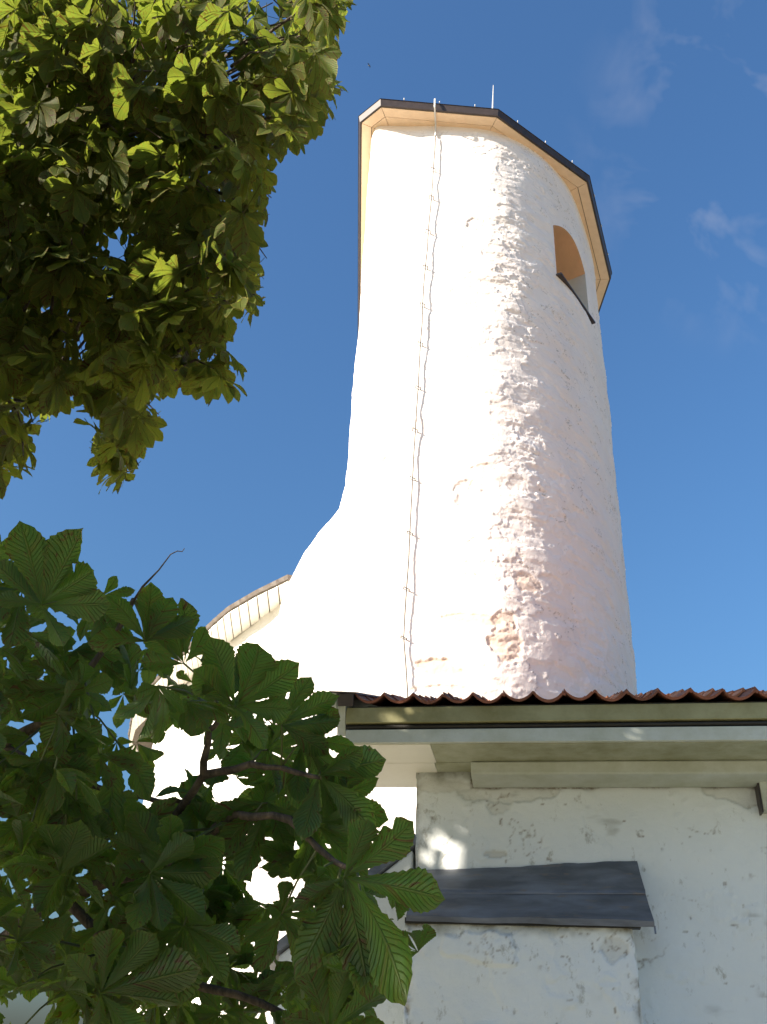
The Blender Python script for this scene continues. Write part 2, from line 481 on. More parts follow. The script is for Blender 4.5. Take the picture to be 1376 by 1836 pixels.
def blob(px, py, rx, ry, depth, peach, seed):
    global disp, old
    P = at_y(px, py, 14.43)
    for _ in range(6):
        i = np.argmin(np.abs(base[:, 0] / base[:, 1] - P[0] / P[1]) + (avals < aA + .1) * 9 + (avals > aB) * 9)
        P = at_y(px, py, base[i, 1])
    a0, z0 = avals[i], P[2]
    r = np.sqrt(((A - a0) / rx) ** 2 + ((Z - z0) / ry) ** 2) + .55 * fbm(A / .25, Z / .2, seed, 4)
    k = 1 - sstep(.80, 1.0, r)
    disp = disp - depth * .5 * k
    old = np.maximum(old, k * peach)
blob(853, 402, .24, .20, .035, .25, 101)
blob(842, 890, .28, .34, .035, .25, 102)
blob(790, 1200, .42, .17, .05, .7, 103)
blob(905, 1140, .32, .55, .04, .55, 104)
blob(850, 1112, .55, .10, .03, .6, 105)
blob(800, 1238, .5, .10, .04, .4, 110)
blob(945, 1045, .30, .22, .025, .5, 106)
blob(870, 840, .30, .12, .025, .35, 107)
blob(705, 830, .25, .16, .025, .15, 108)
blob(760, 770, .3, .22, .02, .1, 109)
disp *= sstep(0, .16, sd)
disp *= sstep(0, .3, ZS - Z) * .8 + .2
old = old * sstep(0, .1, sd)
# the left flank swells out into the wing at its foot
zk = np.array([-1, 8.2, 9.0, 9.44, 9.8, 10.2, 10.5, 10.77, 11.3, 12.0, 30.])
ek = np.array([1.05, 1.0, .93, .78, .66, .46, .25, .10, .02, 0, 0])
ext = np.interp(zvals, zk, ek)
wx = sstep(0, 1, (.9 - base[:, 0]) / 1.6) * (base[:, 0] < .9)
X = base[:, None, 0] + norm[:, None, 0] * disp - wx[:, None] * ext[None, :]
Y = base[:, None, 1] + norm[:, None, 1] * disp
Zz = Z.copy()
# trim the grid to the window outline
F = grid_faces(na, nz)
sdf = sd.ravel()
inside = sdf < 0
keep = ~inside[F].all(1)
F = F[keep]
edge_v = np.unique(F[inside[F]])
Af, Zf = A.ravel().copy(), Z.ravel().copy()
for vi in edge_v:
    a, z = Af[vi], Zf[vi]
    top = WZ1 + WRISE * (1 - ((a - wc) / wh) ** 2)
    cands = [(a - WA0, (WA0, z)), (WA1 - a, (WA1, z)), (z - WZ0, (a, WZ0)), (top - z, (a, top))]
    a, z = min(cands)[1]
    Af[vi], Zf[vi] = a, z
Xf, Yf = X.ravel(), Y.ravel(); Zzf = Zz.ravel()
p2 = sec_at(Af[edge_v]); Xf[edge_v] = p2[:, 0]; Yf[edge_v] = p2[:, 1]; Zzf[edge_v] = Zf[edge_v]
used = np.unique(F); remap = np.full(na * nz, -1); remap[used] = np.arange(len(used))
Vt = np.stack([Xf, Yf, Zzf], -1)[used] - np.array(tower.location)
tm = mesh_np('wall', Vt, remap[F], True, M['tower'])
attr(tm, 'old', old.ravel()[used]); attr(tm, 'crack', (crack * sstep(0, .1, sd)).ravel()[used])
attr(tm, 'moss', np.zeros(len(used)))
add('wall', tm, tower)

# the opening: far jambs, arch underside, back, sill
nmid = norm[np.argmin(np.abs(avals - wc))]
inn = -nmid * 1.15
def wpt(a, z, depth=0.0):
    p = sec_at(np.array([a]))[0] + inn * depth
    return np.array([p[0], p[1], z])
win = thing('opening', '', '')
for k in ('label', 'category'): del win[k]
win.parent = tower
win.location = Vector((4.2, 16.0, WZ0)) - tower.location
wroot = Vector((4.2, 16.0, WZ0))
def winpart(V, F, name, mat, smooth=False):
    m = bpy.data.meshes.new(name); m.from_pydata([tuple(Vector(v) - wroot) for v in V], [], F); m.update()
    if smooth: m.polygons.foreach_set('use_smooth', [True] * len(m.polygons))
    m.materials.append(mat)
    return add(name, m, win)
for a in (WA0, WA1):
    nzj, ndj = 12, 8
    V = []; Fj = []
    for i in range(nzj + 1):
        for j in range(ndj + 1):
            p = wpt(a, WZ0 + (WZ1 - WZ0) * i / nzj, j / ndj)
            if 0 < j: p = p + np.append(nmid[::-1] * np.array([-1, 1]), 0) * .012 * vnoise(np.array([i * .7]), np.array([j * .7]), 3)[0]
            V.append(p)
    for i in range(nzj):
        for j in range(ndj):
            b0 = i * (ndj + 1) + j; Fj.append([b0, b0 + 1, b0 + ndj + 2, b0 + ndj + 1])
    winpart(V, Fj, 'jamb', M['jamb'], True)
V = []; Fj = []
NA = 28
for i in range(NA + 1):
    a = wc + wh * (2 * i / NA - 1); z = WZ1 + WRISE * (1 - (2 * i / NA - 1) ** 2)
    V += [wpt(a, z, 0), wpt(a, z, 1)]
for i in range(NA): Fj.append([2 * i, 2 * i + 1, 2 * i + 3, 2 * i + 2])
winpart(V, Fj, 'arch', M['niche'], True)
V = [wpt(WA0, WZ0, 1), wpt(WA1, WZ0, 1)] + [wpt(wc + wh * (1 - 2 * i / NA), WZ1 + WRISE * (1 - (1 - 2 * i / NA) ** 2), 1) for i in range(NA + 1)]
winpart(V, [list(range(len(V)))], 'back_panel', M['jamb'])
V = [wpt(WA0, WZ0, 0), wpt(WA1, WZ0, 0), wpt(WA1, WZ0, 1), wpt(WA0, WZ0, 1)]
winpart(V, [[0, 1, 2, 3]], 'sill_bed', M['jamb'])
V = []; NS = 12
for i in range(NS + 1):
    a = WA0 - .02 + (WA1 - WA0 + .10) * i / NS
    t_ = i / NS
    p = sec_at(np.array([WA0 - .03]))[0] * (1 - t_) + sec_at(np.array([WA1 + .05]))[0] * t_
    for off, dz in ((.13, .0), (-.25, .03), (.13, .045), (-.25, .075)):
        V.append((p[0] + nmid[0] * off, p[1] + nmid[1] * off, WZ0 - .03 + dz))
Fj = []
for i in range(NS):
    b0 = 4 * i
    for q in ((0, 1), (1, 3), (3, 2), (2, 0)): Fj.append([b0 + q[0], b0 + q[1], b0 + 4 + q[1], b0 + 4 + q[0]])
Fj += [[0, 2, 3, 1], [4 * NS, 4 * NS + 1, 4 * NS + 3, 4 * NS + 2]]
winpart(V, Fj, 'sill', M['dark_metal'])

# eaves: polygonal soffit of cream boards, dark metal edge, low roof
poly = np.array([(-0.98, 25.9), (-1.01, 14.42), (-0.55, 13.97), (2.20, 14.08), (4.70, 15.80), (6.01, 19.0), (5.95, 21.6), (5.1, 24.2), (3.3, 25.9)])
def inset(P, d):
    N = len(P); out = []
    for i in range(N):
        a, b, c = P[i - 1], P[i], P[(i + 1) % N]
        e1 = (b - a) / np.linalg.norm(b - a); e2 = (c - b) / np.linalg.norm(c - b)
        n1 = np.array([-e1[1], e1[0]]); n2 = np.array([-e2[1], e2[0]])
        k = (n1 + n2) / (1 + n1 @ n2)
        out.append(b + k * d)
    return np.array(out)
p_in = [poly, inset(poly, .23), inset(poly, .245), inset(poly, .95)]
eave = thing('eave', '', ''); del eave['label'], eave['category']
eave.parent = tower; eave.location = Vector((2.4, 14.1, ZS)) - tower.location
eroot = np.array([2.4, 14.1, ZS])
def e3(p, z): return np.array([p[0], p[1], z]) - eroot
for i in range(len(poly)):
    j = (i + 1) % len(poly)
    for (o_, i_, z0) in ((0, 1, ZS), (2, 3, ZS + .012)):
        gap = .006
        a, b, c, d = p_in[o_][i], p_in[o_][j], p_in[i_][j], p_in[i_][i]
        e = (b - a) / np.linalg.norm(b - a) * gap
        mb = MB()
        dz = random.uniform(0, .008)
        q = [a + e, b - e, c - e, d + e]
        mb.prism([e3(p, z0 + dz) for p in q], [e3(p, z0 + dz + .025) for p in q])
        mb.build('soffit_board', M['soffit_cream'], eave)
p_f0, p_f1, p_f2 = inset(poly, -.004), inset(poly, -.05), inset(poly, -.085)
for i in range(len(poly)):
    j = (i + 1) % len(poly)
    q0, q1 = [p_f0[i], p_f0[j], p_f1[j], p_f1[i]], [p_f0[i], p_f0[j], p_f2[j], p_f2[i]]
    mb = MB(); mb.prism([e3(p, ZS + .02) for p in q0], [e3(p, ZS + .21) for p in q1])
    mb.build('metal_edge', M['dark_metal'], eave)
mb = MB()
rt_ = inset(poly, -.10); apex = np.array([2.4, 20.0, 25.6])
b0 = [np.array([p[0], p[1], ZS + .215]) - np.array(tower.location) for p in rt_]
mb.v = [tuple(p) for p in b0] + [tuple(apex - np.array(tower.location))]
n_ = len(poly)
mb.f = [[i, (i + 1) % n_, n_] for i in range(n_)] + [list(range(n_))[::-1]]
roof = mb.build('roof', M['dark_metal'], tower)
for i in (2, 3, 4, 5):                               # snow hooks on the roof edge
    for t in (.2, .5, .8):
        p = rt_[i] * (1 - t) + rt_[(i + 1) % n_] * t
        P = np.array([p[0], p[1], ZS + .215])
        h = MB(); h.tube([P + (0, .25, .02), P + (0, 0, .03), P + (0, -.01, .07)], .012, 6)
        h.v = [tuple(np.array(v) - np.array(tower.location)) for v in h.v]
        h.build('snow_hook', M['strap'], roof)

def tpart(mb, name, mat, parent=tower, **kw):
    mb.v = [tuple(np.array(v) - np.array(tower.location)) for v in mb.v]
    return mb.build(name, mat, parent, **kw)
# lightning conductor: strap over the eave, down cable with brackets, rod on the roof
def front(px, py, off=.05):
    P = at_y(px, py, 14.42)
    for _ in range(5):
        i = aA_i + np.argmin(np.abs(base[aA_i:aB_i, 0] / base[aA_i:aB_i, 1] - P[0] / P[1]))
        P = at_y(px, py, base[i, 1] - off)
    zi = min(np.searchsorted(zvals, P[2]), nz - 1)
    return np.array([P[0], base[i, 1] - .045 - off, P[2]])
aA_i = int(np.searchsorted(avals, aA)) + 20; aB_i = int(np.searchsorted(avals, aB))
br_px = [(777, 305), (774, 355), (768, 416), (763, 480), (758, 548), (754, 618), (750, 697), (745, 773), (740, 860), (735, 958), (729, 1058), (724, 1146)]
cab_px = [(781, 246), (780, 270)]
for i, (x, y) in enumerate(br_px):
    cab_px.append((x, y))
    x2, y2 = br_px[i + 1] if i + 1 < len(br_px) else (731, 1245)
    cab_px.append(((x + x2) / 2 + random.uniform(-.6, 1.2), (y + y2) / 2))
cab_px += [(731, 1245), (732, 1400)]
cp = [front(x, y, .06 if (x, y) in br_px else .045) for x, y in cab_px]
mb = MB(); mb.tube(cp, .0105, 6)
lc = tpart(mb, 'lightning_conductor', M['cable'], smooth=True)
for x, y in br_px:
    p = front(x, y, .06); q = p + np.array([0, .13, .01])
    mb = MB(); mb.tube([q + (-.05, 0, .03), p + (-.045, -.01, .035), p + (.02, -.012, -.005), p + (.045, .0, .0), q + (.05, 0, .0)], .009, 6)
    mb.v = [tuple(np.array(v) - np.array(tower.location)) for v in mb.v]
    mb.build('bracket', M['cable'], lc)
s0 = at_z(781, 240, ZS - .35); pts = [front(781, 246, .03), front(781, 232, .04)]
pf = at_z(779, 203, ZS - .03); pe = np.array([pf[0], poly[2][1] - .10, ZS - .02])
pts += [np.array([pts[-1][0], pts[-1][1] - .03, ZS - .04]), pe, pe + (0, -.02, .12), pe + (0, -.01, .30), pe + (0, .25, .38)]
mb = MB()
for i in range(len(pts) - 1): mb.tube([pts[i], pts[i + 1]], .022, 6)
tpart(mb, 'conductor_strap', M['strap'])
r0, r1 = at_y(880, 200, 17.5), at_y(885, 152, 17.5)
r0[2] -= 1.6
mb = MB(); mb.tube([r0, r0 * .4 + r1 * .6, r1], [.03, .022, .008], 6)
tpart(mb, 'lightning_rod', M['strap'])

# ------------------------------------------------------------------ wing behind the tower's foot, with its curved eave
wing = thing('church_wing', 'low sunlit white church wing with curving boarded eave left of the tower', 'church wing', (-2.5, 20, 0))
wl = np.array(wing.location)
ZW = 9.6
wall_ctrl = np.array([(-0.9, 14.9), (-1.35, 15.45), (-1.72, 16.1), (-2.4, 17.15), (-3.15, 18.35), (-3.85, 19.7), (-4.55, 21.2), (-5.3, 23.0), (-5.75, 25.0), (-5.6, 28), (-4, 31), (0, 33), (3, 32), (3, 26), (2, 18)])
wsec = catmull(wall_ctrl, 40)
cut = np.argmin(np.linalg.norm(wsec - wall_ctrl[10], axis=1))
wv = wsec[:cut]
zz = np.linspace(-.2, ZW + .06, 180)
wt = np.gradient(wv, axis=0); wt /= np.linalg.norm(wt, axis=1)[:, None]
wn = np.stack([-wt[:, 1], wt[:, 0]], -1)
aw = np.concatenate([[0], np.cumsum(np.linalg.norm(np.diff(wv, axis=0), axis=1))])
WA_, WZ_ = np.meshgrid(aw, zz, indexing='ij')
wd = fbm(WA_ / 1.5, WZ_ / 1.8, 41, 3) * .04 + fbm(WA_ / .4, WZ_ / .3, 43, 3) * .02
Vw = np.stack([wv[:, None, 0] - wl[0] + wn[:, None, 0] * wd, wv[:, None, 1] - wl[1] + wn[:, None, 1] * wd, WZ_], -1).reshape(-1, 3)
wm = mesh_np('wall', Vw, grid_faces(len(aw), len(zz))[:, ::-1], True, M['wing'])
add('wall', wm, wing)
eo = np.array([at_z(*q, ZW)[:2] for q in [(518, 1042), (487, 1057), (460, 1070), (434, 1085), (410, 1099), (380, 1125), (327, 1179), (280, 1226)]])
eo = np.concatenate([eo, [(-5.9, 22.6), (-6.5, 25.0), (-6.4, 28.2)]])
el_ = np.concatenate([[0], np.cumsum(np.linalg.norm(np.diff(eo, axis=0), axis=1))])
def eo_at(s): return np.array([np.interp(s, el_, eo[:, 0]), np.interp(s, el_, eo[:, 1])])
def en_at(s):
    t = eo_at(s + .15) - eo_at(max(s - .15, 0)); t /= np.linalg.norm(t)
    return np.array([t[1], -t[0]]) * np.sign(t[1] * 1 + 1e-9)
s = 0.0
BW = .315
while s < el_[-1] - BW:
    a, b = eo_at(s + .018), eo_at(s + BW - .018)
    na_, nb_ = en_at(s + .02), en_at(s + BW - .02)
    dep_a, dep_b = .78 + .24 * min(s, 3.0), .78 + .24 * min(s + BW, 3.0)
    c, d = b + np.array([-.03 * (s + BW), dep_b]), a + np.array([-.03 * s, dep_a])
    mb = MB(); dz = random.uniform(-.006, .006)
    q = [a + (0, .02), b + (0, .02), c, d]
    mb.prism([(p[0] - wl[0], p[1] - wl[1], ZW + dz) for p in q], [(p[0] - wl[0], p[1] - wl[1], ZW + dz + .03) for p in q])
    mb.build('soffit_board', M['wing_board'], wing)
    s += BW
# roof skin with a ragged tiled edge over the boards
ss = np.linspace(0, el_[-1], 120)
V = []; Fj = []
for i, q in enumerate(ss):
    p = eo_at(q); n_2 = en_at(q); j = .012 * math.sin(q * 21) + random.uniform(-.008, .008)
    for off, z in ((-.03 + j, ZW + .035), (-.05 + j, ZW + .115 + j), (.9, ZW + .36), (3.2, ZW + .95), (3.2, ZW + .5), (.9, ZW + .045)):
        r = p + n_2 * off
        V.append((r[0] - wl[0], r[1] - wl[1], z))
for i in range(len(ss) - 1):
    for k in range(6):
        k2 = (k + 1) % 6
        Fj.append([i * 6 + k, i * 6 + k2, i * 6 + 6 + k2, i * 6 + 6 + k])
Fj.append([0, 5, 4, 3, 2, 1]); e = (len(ss) - 1) * 6; Fj.append([e + k for k in range(6)])
M['old_roof'] = painted('weathered_shingle_edge', (0.085, 0.065, 0.05), (0.15, 0.125, 0.10), .7)
m = bpy.data.meshes.new('roof'); m.from_pydata(V, [], Fj); m.update(); m.materials.append(M['old_roof'])
add('roof', m, wing)

# ------------------------------------------------------------------ annex with the tiled eave, in front on the right
TH = math.radians(10.5)
D3 = np.array([math.cos(TH), -math.sin(TH), 0]); N3 = np.array([-math.sin(TH), -math.cos(TH), 0])
O3 = at_z(748, 1385, 3.53); O3[2] = 0
annex = thing('church_annex', 'shaded white church annex with clay pantile eave and lead-capped buttresses', 'church annex', tuple(O3))
annex.rotation_euler = (0, 0, -TH)
# local axes of the annex: x along the facade, y INTO the building, z up  (outward distance n = -y)
HC = 1.6
wallx0, wallx1, wdep = 0.0, 12.0, 5.2
def loc_box(mb, s0, s1, n0, n1, z0, z1):
    mb.hexa([(s0, -n1, z0), (s1, -n1, z0), (s1, -n0, z0), (s0, -n0, z0), (s0, -n1, z1), (s1, -n1, z1), (s1, -n0, z1), (s0, -n0, z1)])
    return mb
# facade skin: goes round the left corner
sv = np.concatenate([-np.linspace(wdep, .25, 40), -np.arange(.25, 0, -.01), np.arange(0, 2.9, .0105), np.linspace(2.9, wallx1, 60)])
zv = np.concatenate([np.linspace(-.1, 1.7, 30, endpoint=False), np.arange(1.7, 3.56, .0105)])
S, ZV = np.meshgrid(sv, zv, indexing='ij')
dsp = fbm(S / .9, ZV / .9, 61, 3) * .014 + fbm(S / .22, ZV / .16, 63, 4, .55) * .007
ff = fbm(S / .5, ZV / .38, 67, 5, .55)
dsp += sstep(.16, .175, ff) * .006
old_f = np.zeros_like(dsp); moss_f = np.zeros_like(dsp)
def fblob(s0, z0, rx, rz, depth, tone, seed):
    global dsp, old_f
    r = np.sqrt(((S - s0) / rx) ** 2 + ((ZV - z0) / rz) ** 2) + .5 * fbm(S / .12, ZV / .1, seed, 4)
    k = 1 - sstep(.94, 1.0, r)
    dsp = dsp - depth * k; old_f = np.maximum(old_f, k * tone)
fblob(.62, 3.40, .34, .075, .014, .3, 201)
fblob(.55, 3.31, .10, .06, .014, .3, 202)
fblob(2.1, 3.42, .25, .10, .012, .3, 203)
fblob(.52, 3.0, .07, .02, .014, .6, 204)
fblob(.2, 3.44, .22, .05, .006, .3, 205)
moss_f = sstep(3.40, 3.56, ZV + .06 * fbm(S / .2, ZV / .2, 70, 3)) * .8
moss_f = np.maximum(moss_f, .35 * sstep(.55, .8, fbm(S / .3, ZV / .12, 72, 4) + .25 * np.exp(-((S - .5) / .25) ** 2 - ((ZV - 3.0) / .14) ** 2) * 2))
crack_f = np.exp(-(np.abs(fbm(S / .42, ZV / .5, 76, 5, .6)) / .014) ** 2) * sstep(.0, .35, fbm(S / .6, ZV / .5, 77, 3))
joint = sstep(.018, .0, 3.432 + .004 * S - ZV + .018 * fbm(S / .16, S * 0, 78, 4)) * (S > .36)
crack_f = np.maximum(crack_f, joint * 1.3)
spk = sstep(.68, .74, fbm(S / .05, ZV / .04, 79, 2) * .8 + .35 * fbm(S / .5, ZV / .4, 80, 3))
crack_f = np.maximum(crack_f, spk * .9)
crack_f = np.maximum(crack_f, .7 * np.exp(-np.abs(S) / .02) * sstep(-.1, .3, fbm(ZV / .12, S / .1, 82, 4)))
dsp = dsp - .006 * np.clip(crack_f, 0, 1) * (S > 0)
wob = .012 * fbm(ZV / .3, ZV * 0, 75, 4)
front_face = S >= 0
XL = np.where(front_face, S, -dsp - wob * np.exp(S / .05))
YL = np.where(front_face, -dsp, -S)
k0 = np.exp(-np.abs(S) / .035)
XL = XL + np.where(front_face, .012 * k0 - wob * k0, 0); YL = YL + np.where(front_face, 0.012 * k0, 0)
fm = mesh_np('wall', np.stack([XL, YL, ZV], -1).reshape(-1, 3), grid_faces(len(sv), len(zv)), True, M['facade'])
attr(fm, 'old', old_f.ravel()); attr(fm, 'crack', np.clip(crack_f, 0, 1).ravel()); attr(fm, 'moss', moss_f.ravel())
add('wall', fm, annex)

# eave stack
EX1 = wallx1
fb = lambda *a: loc_box(MB(), *a)
fb(-.385, EX1, .575, .605, 3.535, 3.622).build('fascia_board', M['fascia_pale'], annex, bevel=.004)
fb(-.385, EX1, .585, .625, 3.66, 3.762).build('fascia_board', M['fascia'], annex, bevel=.004)
mb = MB(); mb.tube([(-.385, -.598, 3.641), (3, -.598, 3.641), (EX1, -.598, 3.641)], .013, 8)
mb.build('cable_conduit', M['black'], annex, smooth=True)
fb(-.38, EX1, .50, .574, 3.60, 3.70).build('eave_batten', M['black'], annex)
fb(-.365, .155, .209, .574, 3.53, 3.552).build('soffit_board', M['soffit_lit'], annex)
fb(.157, EX1, .209, .574, 3.532, 3.554).build('soffit_board', M['soffit_grey'], annex)
fb(-.375, .14, -.36, .20, 3.53, 3.552).build('soffit_board', M['soffit_lit'], annex)
fb(.142, EX1, -.06, .20, 3.532, 3.554).build('soffit_board', M['soffit_grey'], annex)
fb(-.38, .0, -.36, -.34, 3.553, 3.78).build('return_board', M['fascia_pale'], annex)
mb = MB()                                            # moulded frieze board under the soffit
prof = [(.0, 3.528), (.235, 3.528), (.24, 3.518), (.235, 3.455), (.225, 3.445), (.13, 3.435), (.04, 3.425), (.0, 3.425)]
L0 = [(.385, -n, z) for n, z in prof]; L1 = [(EX1, -n - .02, z + .008) for n, z in prof]
mb.prism(L0, L1); mb.build('frieze_moulding', M['fascia_pale'], annex, bevel=.003)
fb(2.195, 2.6, -.02, .10, 3.26, 3.44).build('wall_block', M['fascia_pale'], annex, bevel=.006)
fb(2.183, 2.194, -.02, .085, 3.25, 3.44).build('block_flashing', M['dark_metal'], annex)

# pantile roof
PIT = math.radians(19.6)
TW, TL = .190, .335
def tile_mesh(name):
    nu = 12
    V = []
    for e, (y, lift) in enumerate(((0, 0.0), (TL + .06, -.012))):
        for t in (0, 1):
            for i in range(nu + 1):
                u = i / nu * 1.06
                x = u * TW
                a = abs(math.sin(math.pi * (u - .0)))
                z = .058 * (1 - a ** .75) * (1 if u <= 1 else .96) + lift + (0 if t == 0 else .016)
                V.append((x, y, z + .03 * 0))
    n1 = nu + 1; Fc = []
    for i in range(nu):
        Fc.append([i, i + 1, 2 * n1 + i + 1, 2 * n1 + i][::-1])            # under
        Fc.append([n1 + i, n1 + i + 1, 3 * n1 + i + 1, 3 * n1 + i])        # top
        Fc.append([i, i + 1, n1 + i + 1, n1 + i])                          # front
    Fc.append([0, n1, 3 * n1, 2 * n1]); Fc.append([nu, 2 * n1 + nu, 3 * n1 + nu, n1 + nu])
    m = bpy.data.meshes.new(name); m.from_pydata(V, [], Fc); m.update(); m.materials.append(M['clay'])
    return m
tmesh = tile_mesh('roof_tile')
tmesh_old = tile_mesh('roof_tile'); tmesh_old.materials[0] = M['clay_old']
roof2 = add('tiled_roof', None, annex, (0, -.645, 3.775))
roof2.rotation_euler = (PIT, 0, 0)
RUN = 7.9  # unseen slope, enlarged so its sunlit clay bounces warm light onto the tower
mb = MB(); mb.hexa([(-.36, .06, -.035), (EX1, .06, -.035), (EX1, RUN, -.035), (-.36, RUN, -.035), (-.36, .06, -.012), (EX1, .06, -.012), (EX1, RUN, -.012), (-.36, RUN, -.012)])
mb.build('roof_deck', M['black'], roof2)
tiles = [(c, r) for r in range(int(RUN / TL)) for c in range(int((EX1 + .33) / TW))]
stuffV, stuffF = [], []
tv = np.array([v.co[:] for v in tmesh.vertices]); tf = [list(p.vertices) for p in tmesh.polygons]
for idx, (c, r) in enumerate(tiles):
    x = -.33 + c * TW + random.uniform(-.004, .004); y = r * TL + random.uniform(-.012, .012)
    z = random.uniform(-.006, .008); rz = random.uniform(-.03, .03)
    if idx < 300:
        o = add('roof_tile', tmesh_old if r == 0 or random.random() < .25 else tmesh, roof2, (x, y, z)); o.rotation_euler = (random.uniform(-.012, .012), 0, rz)
    else:
        b = len(stuffV); stuffV += [tuple(v) for v in (tv + (x, y, z))]; stuffF += [[i + b for i in f] for f in tf]
m = bpy.data.meshes.new('roof_tiles_upper'); m.from_pydata(stuffV, [], stuffF); m.update(); m.materials.append(M['clay'])
add('upper_tiles', m, roof2, kind='stuff')
mb = MB(); mb.hexa([(-.47, -.02, -.10), (-.445, -.02, -.10), (-.445, RUN, -.10), (-.47, RUN, -.10), (-.47, -.02, .075), (-.445, -.02, .075), (-.445, RUN, .075), (-.47, RUN, .075)])
mb.build('verge_board', M['fascia_pale'], roof2)
mb = MB(); mb.hexa([(-.444, .0, -.20), (-.39, .0, -.20), (-.39, RUN, -.20), (-.444, RUN, -.20), (-.444, .0, .035), (-.39, .0, .035), (-.39, RUN, .035), (-.444, RUN, .035)])
mb.build('verge_board', M['fascia_pale'], roof2)
mb = MB(); mb.hexa([(-.49, -.03, .076), (-.31, -.03, .066), (-.31, RUN, .066), (-.49, RUN, .076), (-.49, -.03, .088), (-.31, -.03, .078), (-.31, RUN, .078), (-.49, RUN, .088)])
mb.build('verge_flashing', M['dark_metal'], roof2)
mb = MB(); mb.hexa([(-.43, -.045, -.01), (-.33, -.045, -.01), (-.33, -.02, -.01), (-.43, -.02, -.01), (-.43, -.045, .066), (-.33, -.045, .066), (-.33, -.02, .066), (-.43, -.02, .066)])
mb.build('verge_end', M['dark_metal'], roof2)
# gable wall behind the verge, back slope of the roof
yr = -.645 + RUN * math.cos(PIT); zr = 3.775 + RUN * math.sin(PIT)
mb = MB()
mb.prism([(0.02, .02, 3.5), (0.02, yr + .6, 3.5), (0.02, yr, zr - .08)], [(.3, .02, 3.5), (.3, yr + .6, 3.5), (.3, yr, zr - .08)])
mb.build('gable', M['wing'], annex)
mb = MB()
mb.prism([(-.4, yr, zr - .03), (-.4, yr + .9, zr - .35), (-.4, yr + .9, zr - .29), (-.4, yr, zr + .06)], [(EX1, yr, zr - .03), (EX1, yr + .9, zr - .35), (EX1, yr + .9, zr - .29), (EX1, yr, zr + .06)])
mb.build('rear_roof', M['clay'], annex)

# front buttress with lead cap
but = add('buttress', None, annex, (0, 0, 0))
PN, S1 = .35, 1.325
path = [(0, -.03), (0, PN), (S1, PN), (S1, -.03)]
seg = []
for (a, b) in zip(path[:-1], path[1:]):
    L = math.dist(a, b); n = max(2, int(L / .011))
    for i in range(n): seg.append((a[0] + (b[0] - a[0]) * i / n, a[1] + (b[1] - a[1]) * i / n))
seg.append(path[-1]); seg = np.array(seg)
sm = seg.copy()
for _ in range(3): sm[1:-1] = (sm[:-2] + 2 * sm[1:-1] + sm[2:]) / 4
tg = np.gradient(sm, axis=0); tg /= np.linalg.norm(tg, axis=1)[:, None]
nn = np.stack([-tg[:, 1], tg[:, 0]], -1)
tz = np.linspace(0, 1, 200) ** .8
Tm = tz[None, :]
ztop = 2.548 + (PN - sm[:, 1]) / PN * .36
ZB = Tm * ztop[:, None]
SB = np.repeat(np.concatenate([[0], np.cumsum(np.linalg.norm(np.diff(sm, axis=0), axis=1))])[:, None], 200, 1)
db = fbm(SB / .7, ZB / .7, 81, 3) * .010 + fbm(SB / .16, ZB / .12, 83, 4, .6) * .006
fk = fbm(SB / .35, ZB / .3, 87, 5, .6); db += sstep(.12, .135, fk) * .006
crn = np.exp(-(np.minimum(np.abs(SB - .38), np.abs(SB - .38 - S1)) / .035) ** 2)
db -= crn * (sstep(.0, .3, fbm(ZB / .11, SB / .1, 89, 4))) * .022
oldb = np.clip(crn * sstep(.1, .3, fbm(ZB / .11, SB / .1, 89, 4)) * .7, 0, 1)
r = np.sqrt(((SB - .38 - .45) / .22) ** 2 + ((ZB - 2.40) / .09) ** 2) + .5 * fbm(SB / .1, ZB / .1, 91, 4)
kk = 1 - sstep(.94, 1, r); db += kk * .012
r = np.sqrt(((SB - .38 - 1.2) / .09) ** 2 + ((ZB - 2.42) / .07) ** 2) + .6 * fbm(SB / .06, ZB / .06, 93, 4)
kk = 1 - sstep(.94, 1, r); db -= kk * .010; oldb = np.maximum(oldb, kk * .35)
mossb = sstep(.10, .0, (2.548 - ZB) + .05 * fbm(SB / .1, ZB / .1, 95, 3)) * 1.0
mossb = np.maximum(mossb, .45 * sstep(.2, .6, fbm(SB / .25, ZB / .2, 97, 5)) * sstep(.6, 1.3, SB) * sstep(2.3, 1.9, ZB))
crack_b = np.exp(-(np.abs(fbm(SB / .22, ZB / .26, 84, 5, .6)) / .018) ** 2) * sstep(.05, .4, fbm(SB / .5, ZB / .4, 85, 3) + .5 * sstep(.9, 1.5, SB))
spk = sstep(.64, .70, fbm(SB / .04, ZB / .035, 86, 2) * .8 + .4 * fbm(SB / .4, ZB / .3, 88, 3))
crack_b = np.maximum(crack_b * .9, spk * .9)
crack_b = np.maximum(crack_b, crn * sstep(.05, .35, fbm(ZB / .07, SB / .05, 90, 4)) * .9)
crack_b = np.maximum(crack_b, sstep(.030, .0, 2.530 - ZB + .02 * fbm(SB / .12, SB * 0, 92, 4)))
db = db - .005 * crack_b
XB = sm[:, None, 0] + nn[:, None, 0] * db; NB = sm[:, None, 1] + nn[:, None, 1] * db
bm_ = mesh_np('masonry', np.stack([XB, -NB, ZB], -1).reshape(-1, 3), grid_faces(len(sm), 200), True, M['facade'])
attr(bm_, 'old', oldb.ravel()); attr(bm_, 'crack', crack_b.ravel()); attr(bm_, 'moss', mossb.ravel())
add('masonry', bm_, but)
